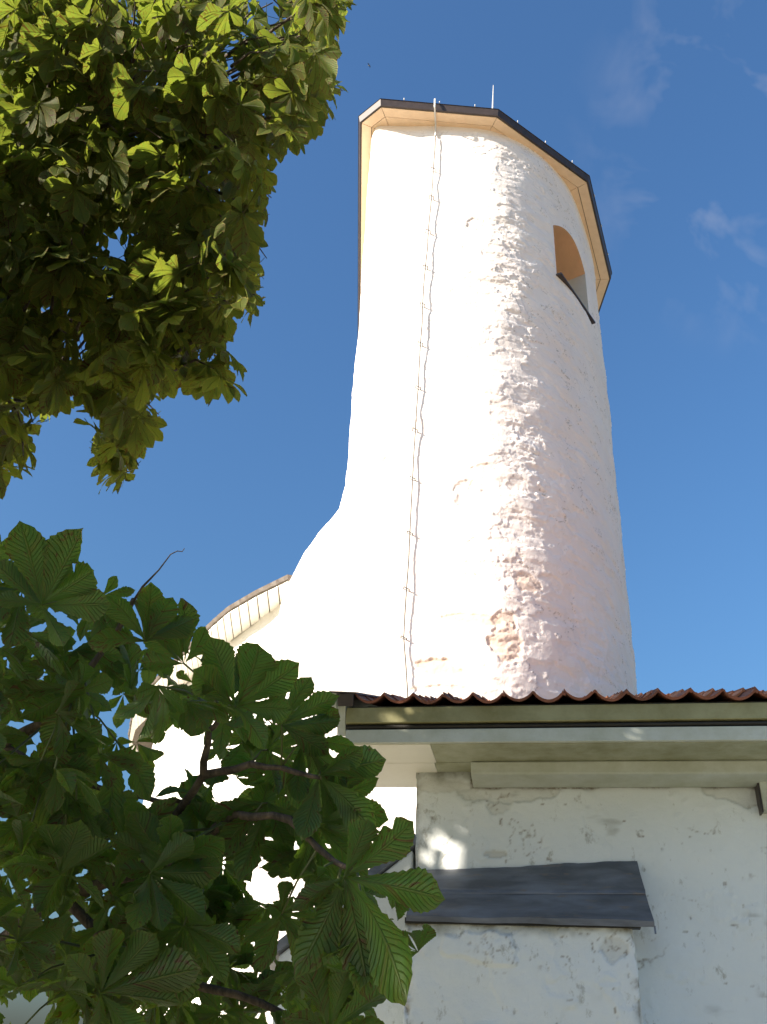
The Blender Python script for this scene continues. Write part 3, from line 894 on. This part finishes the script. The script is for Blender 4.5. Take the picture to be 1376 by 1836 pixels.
def sheet(name, parent, rows, mat, thick=.006, nsub=40, amp=.004, edge=0.0, seed=0):
    """rows: list of (left point, right point); lofted thin metal sheet with dents"""
    V = []; nr = len(rows)
    rr = np.random.default_rng(seed)
    for lay in (0, 1):
        for k, (a, b) in enumerate(rows):
            a, b = np.array(a), np.array(b)
            for i in range(nsub + 1):
                t = i / nsub; p = a * (1 - t) + b * t
                p = p + np.array([0, 0, amp * fbm(np.array([t * 6.0]), np.array([k * .9 + seed]), 300 + seed, 3)[0]])
                if k == nr - 1 and edge: p = p + np.array([0, 0, edge * fbm(np.array([t * 9.0]), np.array([0.5]), 310 + seed, 4)[0]])
                V.append(tuple(p - np.array([0, -.2, 1]) * thick * lay))
    w = nsub + 1; Fc = []
    off = nr * w
    for k in range(nr - 1):
        for i in range(nsub):
            q = [k * w + i, k * w + i + 1, (k + 1) * w + i + 1, (k + 1) * w + i]
            Fc.append(q); Fc.append([x + off for x in q][::-1])
    for i in range(nsub):
        Fc.append([i, off + i, off + i + 1, i + 1]); b = (nr - 1) * w
        Fc.append([b + i, b + i + 1, off + b + i + 1, off + b + i])
    for k in range(nr - 1):
        Fc.append([k * w, (k + 1) * w, off + (k + 1) * w, off + k * w])
        e = nsub
        Fc.append([k * w + e, off + k * w + e, off + (k + 1) * w + e, (k + 1) * w + e])
    m = bpy.data.meshes.new(name); m.from_pydata(V, [], Fc); m.update(); m.materials.append(mat)
    return add(name, m, parent)
def P_(s_, n_, z_): return (s_, -n_, z_)
sheet('lead_cap', but, [(P_(.01, .385, 2.533), P_(1.435, .395, 2.53)), (P_(.01, .39, 2.556), P_(1.435, .40, 2.556)), (P_(.01, .28, 2.65), P_(1.425, .28, 2.66)), (P_(.01, .20, 2.725), P_(1.42, .19, 2.74))], M['lead'], .006, 50, .006, 0, 1)
sheet('lead_cap', but, [(P_(.01, .215, 2.72), P_(1.42, .205, 2.74)), (P_(.01, .205, 2.738), P_(1.42, .195, 2.757)), (P_(.01, .10, 2.83), P_(1.41, .09, 2.87)), (P_(.01, .015, 2.885), P_(1.405, .012, 2.965))], M['lead'], .006, 50, .004, .008, 2)
sheet('drip_edge', but, [(P_(1.43, .40, 2.49), P_(1.440, .40, 2.49)), (P_(1.43, .39, 2.53), P_(1.440, .39, 2.53))], M['lead'], .005, 2, 0, 0, 3)
mb = MB(); loc_box(mb, .0, 1.36, .30, .372, 2.520, 2.550)
mb.build('cap_board', M['black'], but)
# side buttress running out to the left behind the corner
sb = add('buttress', None, annex, (0, 0, 0))
mb = MB()
fr = [(-.86, 0), (-.02, 0), (-.02, 3.03), (-.86, 2.37)]
mb.prism([(x, .03, z) for x, z in fr], [(x, .75, z) for x, z in fr])
o = mb.build('masonry', M['facade'], sb, bevel=.015)
mb = MB()
fr = [(-.95, 2.31), (-.0, 3.052), (-.0, 3.122), (-.95, 2.38)]
mb.prism([(x, -.02, z) for x, z in fr], [(x, .80, z) for x, z in fr])
mb.build('lead_cap', M['lead'], sb, bevel=.004)

# ------------------------------------------------------------------ horse chestnut leaves
def leaflet_arrays(nseg, ncr, L, Wd, rs, teeth=True, droop=.25, fold=.25, corr=.02, curl=0.0):
    """one obovate, toothed, corrugated leaflet along +Y from the origin; returns verts, faces, uv"""
    V = []; UV = []
    tmax = rs.uniform(.60, .70)
    side = rs.uniform(-.06, .06)
    ph = rs.uniform(0, 6)
    bites = [(rs.uniform(.35, .95), rs.choice((-1, 1)), rs.uniform(.15, .6), rs.uniform(.02, .06)) for _ in range(rs.choice((0, 1, 1, 2)))] if nseg > 16 else []
    for i in range(nseg + 1):
        t = i / nseg
        w = (t / tmax) ** 1.15 if t < tmax else 1 - ((t - tmax) / (1 - tmax)) ** 2.0 * .86
        if t > .93: w *= max(0.02, (1 - t) / .07) ** .75 * .9 + .02
        w = max(w, .018)
        for j in range(2 * ncr + 1):
            u = (j - ncr) / ncr
            ww = w
            if abs(u) == 1 and teeth and .18 < t < .97:
                ww = w * (1 + (.075 if i % 2 else -.03) + rs.uniform(-.03, .03))
            for bt, bs, bd, bw in bites:
                if u * bs > .3: ww *= 1 - bd * (abs(u) - .3) / .7 * math.exp(-((t - bt) / bw) ** 2)
            x = u * ww * Wd
            y = t * L + (abs(u) * .10 * L * w if t < .9 else 0) * (1 - t)
            vv = t - abs(u) * .16
            z = fold * abs(x) - droop * L * (t ** 2) + corr * L * math.sin(vv * 17 * 2 * math.pi + ph) * (.3 + abs(u)) * (w if nseg > 16 else 0)
            z -= curl * (u * u) * ww * Wd + .03 * L * math.sin(t * 5 + ph) * u
            x += side * L * t * t
            V.append((x, y, z)); UV.append(((u + 1) / 2, t))
    n = 2 * ncr + 1
    F = [[i * n + j, i * n + j + 1, (i + 1) * n + j + 1, (i + 1) * n + j] for i in range(nseg) for j in range(n - 1)]
    return np.array(V), np.array(F), np.array(UV)

FAN = [(0, 1.0), (34, .95), (-34, .95), (70, .80), (-70, .80), (112, .56), (-112, .56)]
def leaf_arrays(nseg, ncr, rs, n=7, droop=(.15, .45), L=.2):
    Vs, Fs, Us, Rs = [], [], [], []; b = 0
    for k in range(n):
        ang, sc_ = FAN[k]
        ang = math.radians(ang + rs.uniform(-7, 7)); l = L * sc_ * rs.uniform(.9, 1.08)
        V, F, U = leaflet_arrays(nseg, ncr, l, l * rs.uniform(.20, .25), rs, True, rs.uniform(*droop), rs.uniform(.1, .45), .012, rs.uniform(-.2, .5))
        c, s_ = math.cos(ang), math.sin(ang)
        tilt = rs.uniform(-.25, .1)
        V = np.stack([V[:, 0], V[:, 1] * math.cos(tilt) - V[:, 2] * math.sin(tilt), V[:, 1] * math.sin(tilt) + V[:, 2] * math.cos(tilt)], -1)
        V = np.stack([V[:, 0] * c + V[:, 1] * s_, -V[:, 0] * s_ + V[:, 1] * c, V[:, 2]], -1)
        Vs.append(V); Fs.append(F + b); Us.append(U); Rs.append(np.full(len(V), rs.uniform(0, 1))); b += len(V)
    # stalk
    ks = 5; st = []
    SL = L * rs.uniform(.5, .8)
    for q in range(4):
        t = q / 3; cy = -SL * t; cz = .10 * L * t * t
        for a in range(ks):
            st.append((.0022 * math.cos(2 * math.pi * a / ks), cy, cz + .0022 * math.sin(2 * math.pi * a / ks)))
    Fst = [[q * ks + a, q * ks + (a + 1) % ks, (q + 1) * ks + (a + 1) % ks, (q + 1) * ks + a] for q in range(3) for a in range(ks)]
    Vs.append(np.array(st)); Fs.append(np.array(Fst) + b); Us.append(np.full((len(st), 2), .5)); Rs.append(np.full(len(st), .5))
    return np.concatenate(Vs), np.concatenate(Fs), np.concatenate(Us), np.concatenate(Rs), SL
def set_uv(m, U):
    uvl = m.uv_layers.new(name='UVMap')
    li = np.empty(len(m.loops), np.int32); m.loops.foreach_get('vertex_index', li)
    uvl.data.foreach_set('uv', np.asarray(U, np.float32)[li].ravel())
def leaf_mesh(name, arr, mat):
    V, F, U, R_ = arr[:4]
    m = mesh_np(name, V, F, True, mat); set_uv(m, U); attr(m, 'rnd', R_)
    return m
def frame(axis, nrm):
    y = np.asarray(axis, float); y = y / np.linalg.norm(y)
    z = np.asarray(nrm, float); z = z - y * (z @ y); z = z / (np.linalg.norm(z) + 1e-9)
    x = np.cross(y, z)
    return np.stack([x, y, z], 1)
def mat4(Rm, p, s=1.0):
    m = Matrix.Identity(4)
    for i in range(3):
        for j in range(3): m[i][j] = Rm[i, j] * s
        m[i][3] = p[i]
    return m
def in_poly(poly, x, y):
    x = np.atleast_1d(x); y = np.atleast_1d(y); c = np.zeros(len(x), bool); n = len(poly); j = n - 1
    for i in range(n):
        xi, yi = poly[i]; xj, yj = poly[j]
        c ^= ((yi > y) != (yj > y)) & (x < (xj - xi) * (y - yi) / (yj - yi + 1e-12) + xi)
        j = i
    return c
TIPS = np.array([(0, 0, 0)] + [(math.sin(math.radians(a)) * s * .2 * f, math.cos(math.radians(a)) * s * .2 * f, -.25 * s * .2 * f * f) for a, s in FAN for f in (.7, 1.0)] + [(0, -.15, .02)])
def joined(name, items, mat, parent, root):
    """many leaves as one mesh; items: (arrays, rotation, position, scale, rnd)"""
    Vs, Fs, Us, Rs = [], [], [], []; b = 0
    for arr, Rm, p, s, r in items:
        V = arr[0] @ Rm.T * s + p - root
        Vs.append(V); Fs.append(arr[1] + b); Us.append(arr[2]); Rs.append((arr[3] + r) % 1.0); b += len(V)
    m = mesh_np(name, np.concatenate(Vs), np.concatenate(Fs), True, mat)
    set_uv(m, np.concatenate(Us)); attr(m, 'rnd', np.concatenate(Rs))
    return add(name, m, parent, kind='stuff')

def limb_pts(a, b, n, wob, sag, rs):
    a, b = np.array(a, float), np.array(b, float); out = []
    for i in range(n + 1):
        t = i / n
        p = a * (1 - t) + b * t
        k = math.sin(math.pi * t)
        out.append(p + k * np.array([rs.uniform(-wob, wob), rs.uniform(-wob, wob), sag + rs.uniform(-wob, wob)]))
    return out

# ------------------------------------------------------------------ the tall tree whose crown fills the top left
HIGH = [(-300, -300), (628, -300), (620, 40), (606, 62), (607, 95), (585, 120), (614, 165), (602, 212), (574, 236), (556, 274), (522, 278), (494, 300),
        (487, 335), (472, 365), (483, 425), (466, 470), (470, 527), (455, 556), (424, 572), (424, 594), (404, 612), (432, 640), (447, 702), (420, 724), (380, 727), (345, 705),
        (346, 672), (306, 692), (292, 720), (302, 742), (287, 772), (254, 802), (243, 852), (210, 862), (164, 852), (153, 800), (162, 742), (140, 718),
        (92, 747), (62, 780), (97, 812), (68, 846), (40, 834), (0, 874), (-300, 930)]
rs = random.Random(11)
tree1 = thing('chestnut_tree', 'tall horse chestnut tree with scorched yellow-green leaves filling the top left', 'tree', (-5.2, 3.4, 0), 'horse chestnut trees')
T1 = np.array(tree1.location)
lod1 = [leaf_arrays(14, 2, rs, 7 if k % 3 else 5) for k in range(9)]
lodm = [leaf_arrays(12, 1, rs, 7 if k % 3 else 5) for k in range(8)]
lod2 = [leaf_arrays(5, 1, rs, 7 if k % 2 else 5) for k in range(6)]
m1 = [leaf_mesh('leaf', a, M['leaf_high']) for a in lod1]
limb_end = [(-1.7, 3.6, 6.6), (-2.0, 4.4, 5.2), (-2.3, 5.0, 4.6), (-1.6, 2.9, 7.6), (-3.4, 6.2, 6.5), (-4.6, 0.6, 5.6), (-3.8, 1.4, 6.2), (-7.2, 2.2, 5.8), (-6.6, 5.6, 5.6), (-4.6, -1.4, 5.0), (-3.4, 2.6, 5.4)]
mb = MB(); mb.tube([T1 + (0, 0, -.2), T1 + (.03, .02, .5), T1 + (.08, 0, 1.6), T1 + (.15, .05, 3.0), T1 + (.2, .1, 4.2), T1 + (.3, 0, 5.3), T1 + (.35, .1, 6.4)], [.42, .34, .29, .26, .21, .14, .05], 14)
mb.v = [tuple(np.array(v) - T1) for v in mb.v]
mb.build('trunk', M['bark'], tree1, smooth=True)
limbs = []
for e in limb_end:
    h = rs.uniform(2.4, 3.6) if e[2] < 6.6 else rs.uniform(3.4, 4.2)
    pts = limb_pts(T1 + (.15, .05, h), e, 9, .10, .25, rs); 
    qq = proj(np.array(pts)); okp = in_poly(HIGH, qq[:, 0], qq[:, 1]) | (qq[:, 0] < -10) | (qq[:, 1] < -10)
    pts = pts[:int(np.argmin(okp))] if not okp.all() else pts
    limbs.append(pts)
    mb = MB(); mb.tube(pts, list(np.linspace(.10, .016, len(pts))), 8)
    mb.v = [tuple(np.array(v) - T1) for v in mb.v]
    mb.build('branch', M['bark'], tree1, smooth=True)
lp = np.concatenate([np.array(p)[2:] for p in limbs])
def drooping_frame(rs, out=None):
    a = rs.uniform(0, 2 * math.pi)
    h = np.array([math.cos(a), math.sin(a), 0]) if out is None else np.array([math.cos(out), math.sin(out), 0])
    ax = h * rs.uniform(.35, 1) + np.array([0, 0, -rs.uniform(.15, 1.0)])
    nr = np.array([0, 0, 1.0]) + h * .4 + np.array([rs.uniform(-.35, .35), rs.uniform(-.35, .35), 0])
    return frame(ax, nr)
def ok_high(Rm, p, s, tol):
    q = proj(TIPS @ Rm.T * s + p)
    fr = q[:, 2] > .05
    inf = fr & (q[:, 0] > -15) & (q[:, 0] < PW + 15) & (q[:, 1] > -15) & (q[:, 1] < PH + 15)
    if not inf.any(): return 2
    ins = in_poly(HIGH, q[:, 0], q[:, 1])
    if (inf & ~ins).any():
        # shrink test: allow a hair outside
        cx, cy = q[:, 0] + (200 - q[:, 0]) * tol, q[:, 1] + (250 - q[:, 1]) * tol
        ins = in_poly(HIGH, cx, cy)
        if (inf & ~ins).any(): return 0
    return 1
def wall_hit(u, v):
    r = ray(u, v); return CAM + r * (((O3 - CAM) @ N3) / (r @ N3))
SUNV = np.array(sun_dir)
shafts = [(wall_hit(772, 1508), .13), (wall_hit(828, 1532), .12), (wall_hit(862, 1546), .12)]
def in_shaft(p):
    for P, rad in shafts:
        d = p - P; t = d @ SUNV
        if t > 0 and np.linalg.norm(d - SUNV * t) < rad: return True
    return False
shown = []; tries = 0
GAP1 = [(478, 22, 5), (418, 108, 4), (205, 440, 6), (150, 612, 5)]
while len(shown) < 1450 and tries < 60000:
    tries += 1
    px, py = rs.uniform(-30, 620), rs.uniform(-30, 860)
    if not in_poly(HIGH, px, py)[0]: continue
    dep = 4.4 + 2.6 * rs.random() ** 1.1 - .35 * (py / 860)
    p = at_depth(px, py, dep)
    s = rs.uniform(.74, 1.04)
    Rm = drooping_frame(rs)
    st = ok_high(Rm, p, s, .045)
    if st != 1 or in_shaft(p + Rm[:, 1] * .08): continue
    q = proj(TIPS @ Rm.T * s + p); hit = False
    for gx, gy, gr in GAP1:
        for k in range(7):
            a, b = q[0, :2], q[2 + 2 * k, :2]; d = b - a; L = np.linalg.norm(d) + 1e-6
            t = np.clip(((gx - a[0]) * d[0] + (gy - a[1]) * d[1]) / L ** 2, 0, 1)
            if math.hypot(gx - a[0] - d[0] * t, gy - a[1] - d[1] * t) < .21 * L + gr * .6: hit = True
    if hit: continue
    shown.append((dep, Rm, p, s))
shown.sort(key=lambda e: e[0])
print('high leaves', len(shown), tries)
for i, (dep, Rm, p, s) in enumerate(shown[:300]):
    o = add('leaf', m1[i % len(m1)], tree1)
    o.matrix_local = mat4(Rm, p - T1, s)
rest = [(lodm[rs.randrange(len(lodm))], Rm, p, s, rs.random()) for dep, Rm, p, s in shown[300:]]
tw = MB()
for i, (dep, Rm, p, s) in enumerate(shown):          # stalks gather into twigs that lead back to the limbs
    if i % 3: continue
    j = np.argmin(np.linalg.norm(lp - p, axis=1)); e = lp[j]
    a = p + Rm[:, 1] * -.12 * s
    d = e - a; L = np.linalg.norm(d)
    if L > .35: e = a + d / L * .35
    q_ = proj(np.array([(a + e) / 2, e]))
    if not in_poly(HIGH, q_[:, 0], q_[:, 1]).all(): continue
    tw.tube([a, (a + e) / 2 + np.array([0, 0, .06]), e], [.003, .006, .010], 5)
# the crown out of the frame, towards the sun: it shades the annex and the low bough
ell = [((-4.3, 3.4, 4.9), (2.9, 3.3, 1.9)), ((-4.8, 0.2, 4.4), (2.6, 2.4, 1.9)), ((-6.6, 3.6, 5.0), (2.4, 3.0, 2.0)), ((-3.3, 2.6, 4.2), (1.6, 2.4, 1.6)), ((-2.9, 3.3, 4.5), (1.0, 1.2, 1.1))]
n2 = 0; tries = 0
while n2 < 5200 and tries < 60000:
    tries += 1
    c, r = ell[rs.randrange(5)]
    v = np.array([rs.gauss(0, 1) for _ in range(3)]); v /= np.linalg.norm(v); v *= rs.random() ** .45
    p = np.array(c) + v * np.array(r)
    if p[2] < 2.3 or p[2] > 7.1: continue
    Rm = drooping_frame(rs); s = rs.uniform(.8, 1.2)
    st = ok_high(Rm, p, s, 0.0)
    if st != 2 or in_shaft(p + Rm[:, 1] * .08): continue
    q = proj(p[None])[0]
    if q[2] > 0 and np.linalg.norm(p - CAM) < 2.2: continue
    rest.append((lod2[rs.randrange(6)], Rm, p, s, rs.random())); n2 += 1
joined('foliage', rest, M['leaf_high'], tree1, T1)
tw.v = [tuple(np.array(v) - T1) for v in tw.v]
tw.build('twigs', M['bark'], tree1, smooth=True, kind='stuff')

# ------------------------------------------------------------------ the low bough close to the camera, bottom left
LOW = [(-300, 925), (15, 942), (40, 930), (98, 985), (95, 1008), (155, 1018), (192, 1110), (212, 1050), (228, 1036), (248, 1068), (275, 1046), (322, 1092), (332, 1140), (346, 1142), (404, 1140),
       (428, 1183), (484, 1180), (534, 1235), (556, 1288), (602, 1328), (645, 1372), (664, 1446), (632, 1432), (655, 1492), (674, 1512), (670, 1562), (650, 1560), (762, 1548), (808, 1590), (802, 1642), (766, 1652), (784, 1704),
       (735, 1704), (732, 1764), (672, 1796), (642, 1840), (640, 2140), (-300, 2140)]
GAP2 = [(332, 1345, 26), (418, 1412, 8), (545, 1565, 7), (490, 1708, 12), (36, 1815, 30), (86, 1296, 8), (515, 1500, 4),
        (690, 1460, 30), (700, 1520, 20)]
rs = random.Random(23)
tree2 = thing('chestnut_tree', 'low leafy horse chestnut bough with dark green leaves close by at bottom left', 'tree', (-2.6, 2.6, 0), 'horse chestnut trees')
T2 = np.array(tree2.location)
mb = MB(); mb.tube([T2 + (0, 0, -.2), T2 + (.02, 0, .4), T2 + (.0, .03, 1.2), T2 + (.05, .05, 2.0), T2 + (.0, 0, 2.9), T2 + (-.1, .1, 3.8)], [.20, .15, .12, .10, .07, .03], 12)
mb.v = [tuple(np.array(v) - T2) for v in mb.v]
mb.build('trunk', M['bark'], tree2, smooth=True)
def D(u, v, t): return at_depth(u, v, t)
boughs = [
    ([T2 + (.05, .04, 1.75), D(-60, 1390, 2.5), D(0, 1335, 2.45), D(70, 1300, 2.35), D(120, 1262, 2.25), D(150, 1215, 2.2), D(190, 1160, 2.2), D(240, 1075, 2.15)], .017, .005),
    ([T2 + (.02, .03, 1.45), D(-80, 1740, 2.5), D(0, 1690, 2.45), D(110, 1605, 2.4), D(240, 1568, 2.35), D(330, 1540, 2.3), D(420, 1460, 2.2), D(520, 1470, 2.1), D(600, 1545, 2.02), D(640, 1562, 2.0)], .022, .004),
    ([D(240, 1568, 2.35), D(310, 1470, 2.3), D(365, 1390, 2.25), D(375, 1310, 2.2), D(400, 1275, 2.15)], .013, .005),
    ([D(365, 1390, 2.25), D(450, 1370, 2.2), D(530, 1385, 2.15), D(575, 1395, 2.1)], .010, .004),
    ([D(110, 1605, 2.4), D(200, 1700, 2.3), D(330, 1760, 2.2), D(470, 1800, 2.1), D(600, 1850, 2.05)], .013, .005),
    ([D(0, 1335, 2.45), D(120, 1400, 2.4), D(260, 1430, 2.35), D(340, 1440, 2.3)], .010, .004)]
def wiggle(pts, rs):
    out = []
    for a, b in zip(pts[:-1], pts[1:]):
        for k in range(3):
            t = k / 3; out.append(np.array(a) * (1 - t) + np.array(b) * t + np.array([rs.uniform(-.006, .006) for _ in range(3)]) * (k > 0))
    return out + [np.array(pts[-1])]
bp = []
for pts, r0_, r1_ in boughs:
    w = wiggle(pts, rs); bp += w[3:]
    mb = MB(); mb.tube(w, [max(r1_, (r0_ + (r1_ - r0_) * i / len(w)) * rs.uniform(.85, 1.15)) for i in range(len(w))], 8)
    mb.v = [tuple(np.array(v) - T2) for v in mb.v]
    mb.build('branch', M['bark'], tree2, smooth=True)
tww = [D(238, 1080, 2.14), D(256, 1052, 2.13), D(285, 1022, 2.12), D(306, 994, 2.12), D(318, 988, 2.12), D(327, 989, 2.12), D(331, 983, 2.12)]
mb = MB(); mb.tube(tww, [.0032, .0028, .0017, .0013, .0012, .0011, .0008], 6)
mb.v = [tuple(np.array(v) - T2) for v in mb.v]
mb.build('twig', M['bark'], tree2, smooth=True)
bp = np.array(bp)
variants = []
for k in range(16):
    V, F, U = leaflet_arrays(26, 3, 1.0, rs.uniform(.19, .26), rs, True, rs.choice([rs.uniform(-.1, .25), rs.uniform(.2, .65)]), rs.uniform(.0, .7), .013, rs.uniform(-.5, 1.1))
    m = mesh_np('leaflet', V, F, True, M['leaf_low']); set_uv(m, U); attr(m, 'rnd', np.full(len(V), rs.random()))
    variants.append((m, (V, F, U)))
NL = [0]
lowrest = []
def leaf_angles(rs, n=7):
    return [(FAN[k][0] + rs.uniform(-9, 9), FAN[k][1] * rs.uniform(.88, 1.1), rs.uniform(-.40, .25)) for k in range(n)]
def covers(p, Rm, L, angs, gaps):
    for ang, s, tl in angs:
        a = math.radians(ang); tip = p + Rm @ np.array([math.sin(a) * s * L, math.cos(a) * s * L, -.15 * s * L])
        q = proj(np.array([p, tip])); A0, B0 = q[0, :2], q[1, :2]; d = B0 - A0; Ln = np.linalg.norm(d) + 1e-6
        for gx, gy, gr in gaps:
            t = np.clip(((gx - A0[0]) * d[0] + (gy - A0[1]) * d[1]) / Ln ** 2, 0, 1)
            if math.hypot(gx - A0[0] - d[0] * t, gy - A0[1] - d[1] * t) < .14 * Ln + gr * .5: return True
    return False
def outside(p, Rm, L, angs, tol=10):
    for ang, s, tl in angs:
        a = math.radians(ang)
        for f in (.6, 1.0):
            tip = p + Rm @ np.array([math.sin(a) * s * L * f, math.cos(a) * s * L * f, -.15 * s * L * f])
            q = proj(tip[None])[0]
            if not in_poly(LOW, q[0] + np.clip(250 - q[0], -tol, tol), q[1] + np.clip(1500 - q[1], -tol, tol))[0]: return True
    return False
def place(p, Rm, L, angs, rs, separate):
    if separate:
        j = np.argmin(np.linalg.norm(bp - p, axis=1)); e = bp[j]; d = e - p; Ld = np.linalg.norm(d)
        if Ld > .22: e = p + d / Ld * .22
        loc = Rm.T
        mb = MB(); mb.tube([p, p * .6 + e * .4 + np.array([0, 0, .012]), e], [.0024, .0022, .0032], 6)
        mb.v = [tuple(np.array(v) - p) for v in mb.v]
        lf = mb.build('leaf', M['petiole'], tree2, smooth=True)
        lf.location = p - T2
        for ang, s, tl in angs:
            m, arr = variants[rs.randrange(len(variants))]
            o = add('leaflet', m, lf)
            Rz = Matrix.Rotation(-math.radians(ang), 4, 'Z'); Rx = Matrix.Rotation(tl, 4, 'X'); Ry = Matrix.Rotation(rs.uniform(-.4, .4), 4, 'Y')
            o.matrix_local = mat4(Rm, (0, 0, 0)) @ Rz @ Rx @ Ry @ Matrix.Scale(s * L, 4)
    else:
        for ang, s, tl in angs:
            m, (V, F, U) = variants[rs.randrange(len(variants))]
            Rr = np.array((Matrix.Rotation(-math.radians(ang), 3, 'Z') @ Matrix.Rotation(tl, 3, 'X') @ Matrix.Rotation(rs.uniform(-.4, .4), 3, 'Y')))
            lowrest.append(((V, F, U, np.zeros(len(V))), Rm @ Rr, p, s * L, rs.random()))
def img_frame(theta, k, up=.35, kx=0.0):
    t = math.radians(theta)
    ax = math.cos(t) * RT + math.sin(t) * UP + k * FW
    return frame(ax, FW + up * UP + kx * RT)
hand = [  # hub pixel, depth, direction in the picture, tilt, leaflet length, leaflets
    (75, 1085, 1.95, 62, -.10, .172, 7), (262, 1150, 2.05, 92, .1, .135, 5), (424, 1268, 2.0, 68, .0, .165, 7), (618, 1574, 1.9, -42, -.02, .226, 7),
    (572, 1392, 2.1, -28, .15, .150, 5), (566, 1478, 2.1, -48, .1, .160, 5), (140, 1235, 2.15, 205, .2, .165, 7), (590, 1850, 1.95, 72, .1, .16, 5),
    (330, 1190, 2.1, 110, .2, .14, 5), (505, 1640, 2.05, -35, .1, .17, 7), (300, 1560, 2.05, 75, .0, .17, 7), (90, 1450, 2.3, 170, .2, .17, 7),
    (505, 1300, 2.15, 30, .3, .15, 5), (210, 1330, 2.2, 225, .2, .16, 5), (180, 1780, 1.9, 15, .1, .19, 7), (330, 1660, 2.0, -80, .1, .17, 7), (480, 1440, 2.2, -110, .2, .15, 5), (480, 1345, 2.25, -10, .1, .15, 7), (545, 1330, 2.2, -35, .1, .14, 5), (455, 1500, 2.25, 40, .2, .15, 5), (555, 1570, 2.2, 100, .1, .14, 5), (590, 1440, 2.15, 20, .2, .13, 5)]
n_sep = 0
for px, py, dp, th, k, L, n in hand:
    Rm = img_frame(th, k, rs.uniform(.05, .3), rs.uniform(-.15, .15)); p = D(px, py, dp); angs = [(a_, s_, t_ * .4) for a_, s_, t_ in leaf_angles(rs, n)]
    place(p, Rm, L, angs, rs, True); n_sep += n
tries = 0; nl = 0
cand = []
while nl < 270 and tries < 30000:
    tries += 1
    px, py = rs.uniform(-60, 760), rs.uniform(960, 1900)
    dp = rs.uniform(1.95, 3.1)
    th = rs.choice([rs.uniform(-110, 40), rs.uniform(0, 360)])
    L = rs.uniform(.095, .165); n = rs.choice([5, 5, 7, 7])
    Rm = img_frame(th, rs.uniform(-.8, .8), rs.uniform(-.2, 1.2), rs.uniform(-.8, .8)); p = D(px, py, dp); angs = leaf_angles(rs, n)
    if outside(p, Rm, L, angs) or covers(p, Rm, L, angs, GAP2): continue
    cand.append((dp, p, Rm, L, angs)); nl += 1
cand.sort(key=lambda e: e[0])
print('low leaves', nl, tries)
for dp, p, Rm, L, angs in cand:
    sep = n_sep + len(angs) <= 298
    if sep: n_sep += len(angs)
    place(p, Rm, L, angs, rs, sep)
joined('foliage', lowrest, M['leaf_low'], tree2, T2)

# ------------------------------------------------------------------ a bird far up
bpos = CAM + ray(662, 117) * 45
bird = thing('bird', 'tiny dark bird flying high in the sky left of the tower roof', 'bird', tuple(bpos))
bird.scale = (.45, .45, .45)
bird.rotation_euler = (.3, 0, 1.1)
mb = MB(); mb.tube([(0, -.16, 0), (0, -.12, .0), (0, 0, 0), (0, .1, 0), (0, .2, .0)], [.01, .035, .05, .03, .006], 8)
mb.build('body', M['black'], bird, smooth=True)
for sgn in (-1, 1):
    mb = MB(); mb.prism([(0, -.06, 0), (sgn * .16, -.09, .03), (sgn * .30, .05, .0), (sgn * .14, .02, .03), (0, .05, 0)], [(0, -.06, .012), (sgn * .16, -.09, .04), (sgn * .34, .05, .006), (sgn * .14, .02, .04), (0, .05, .012)])
    mb.build('wing', M['black'], bird)
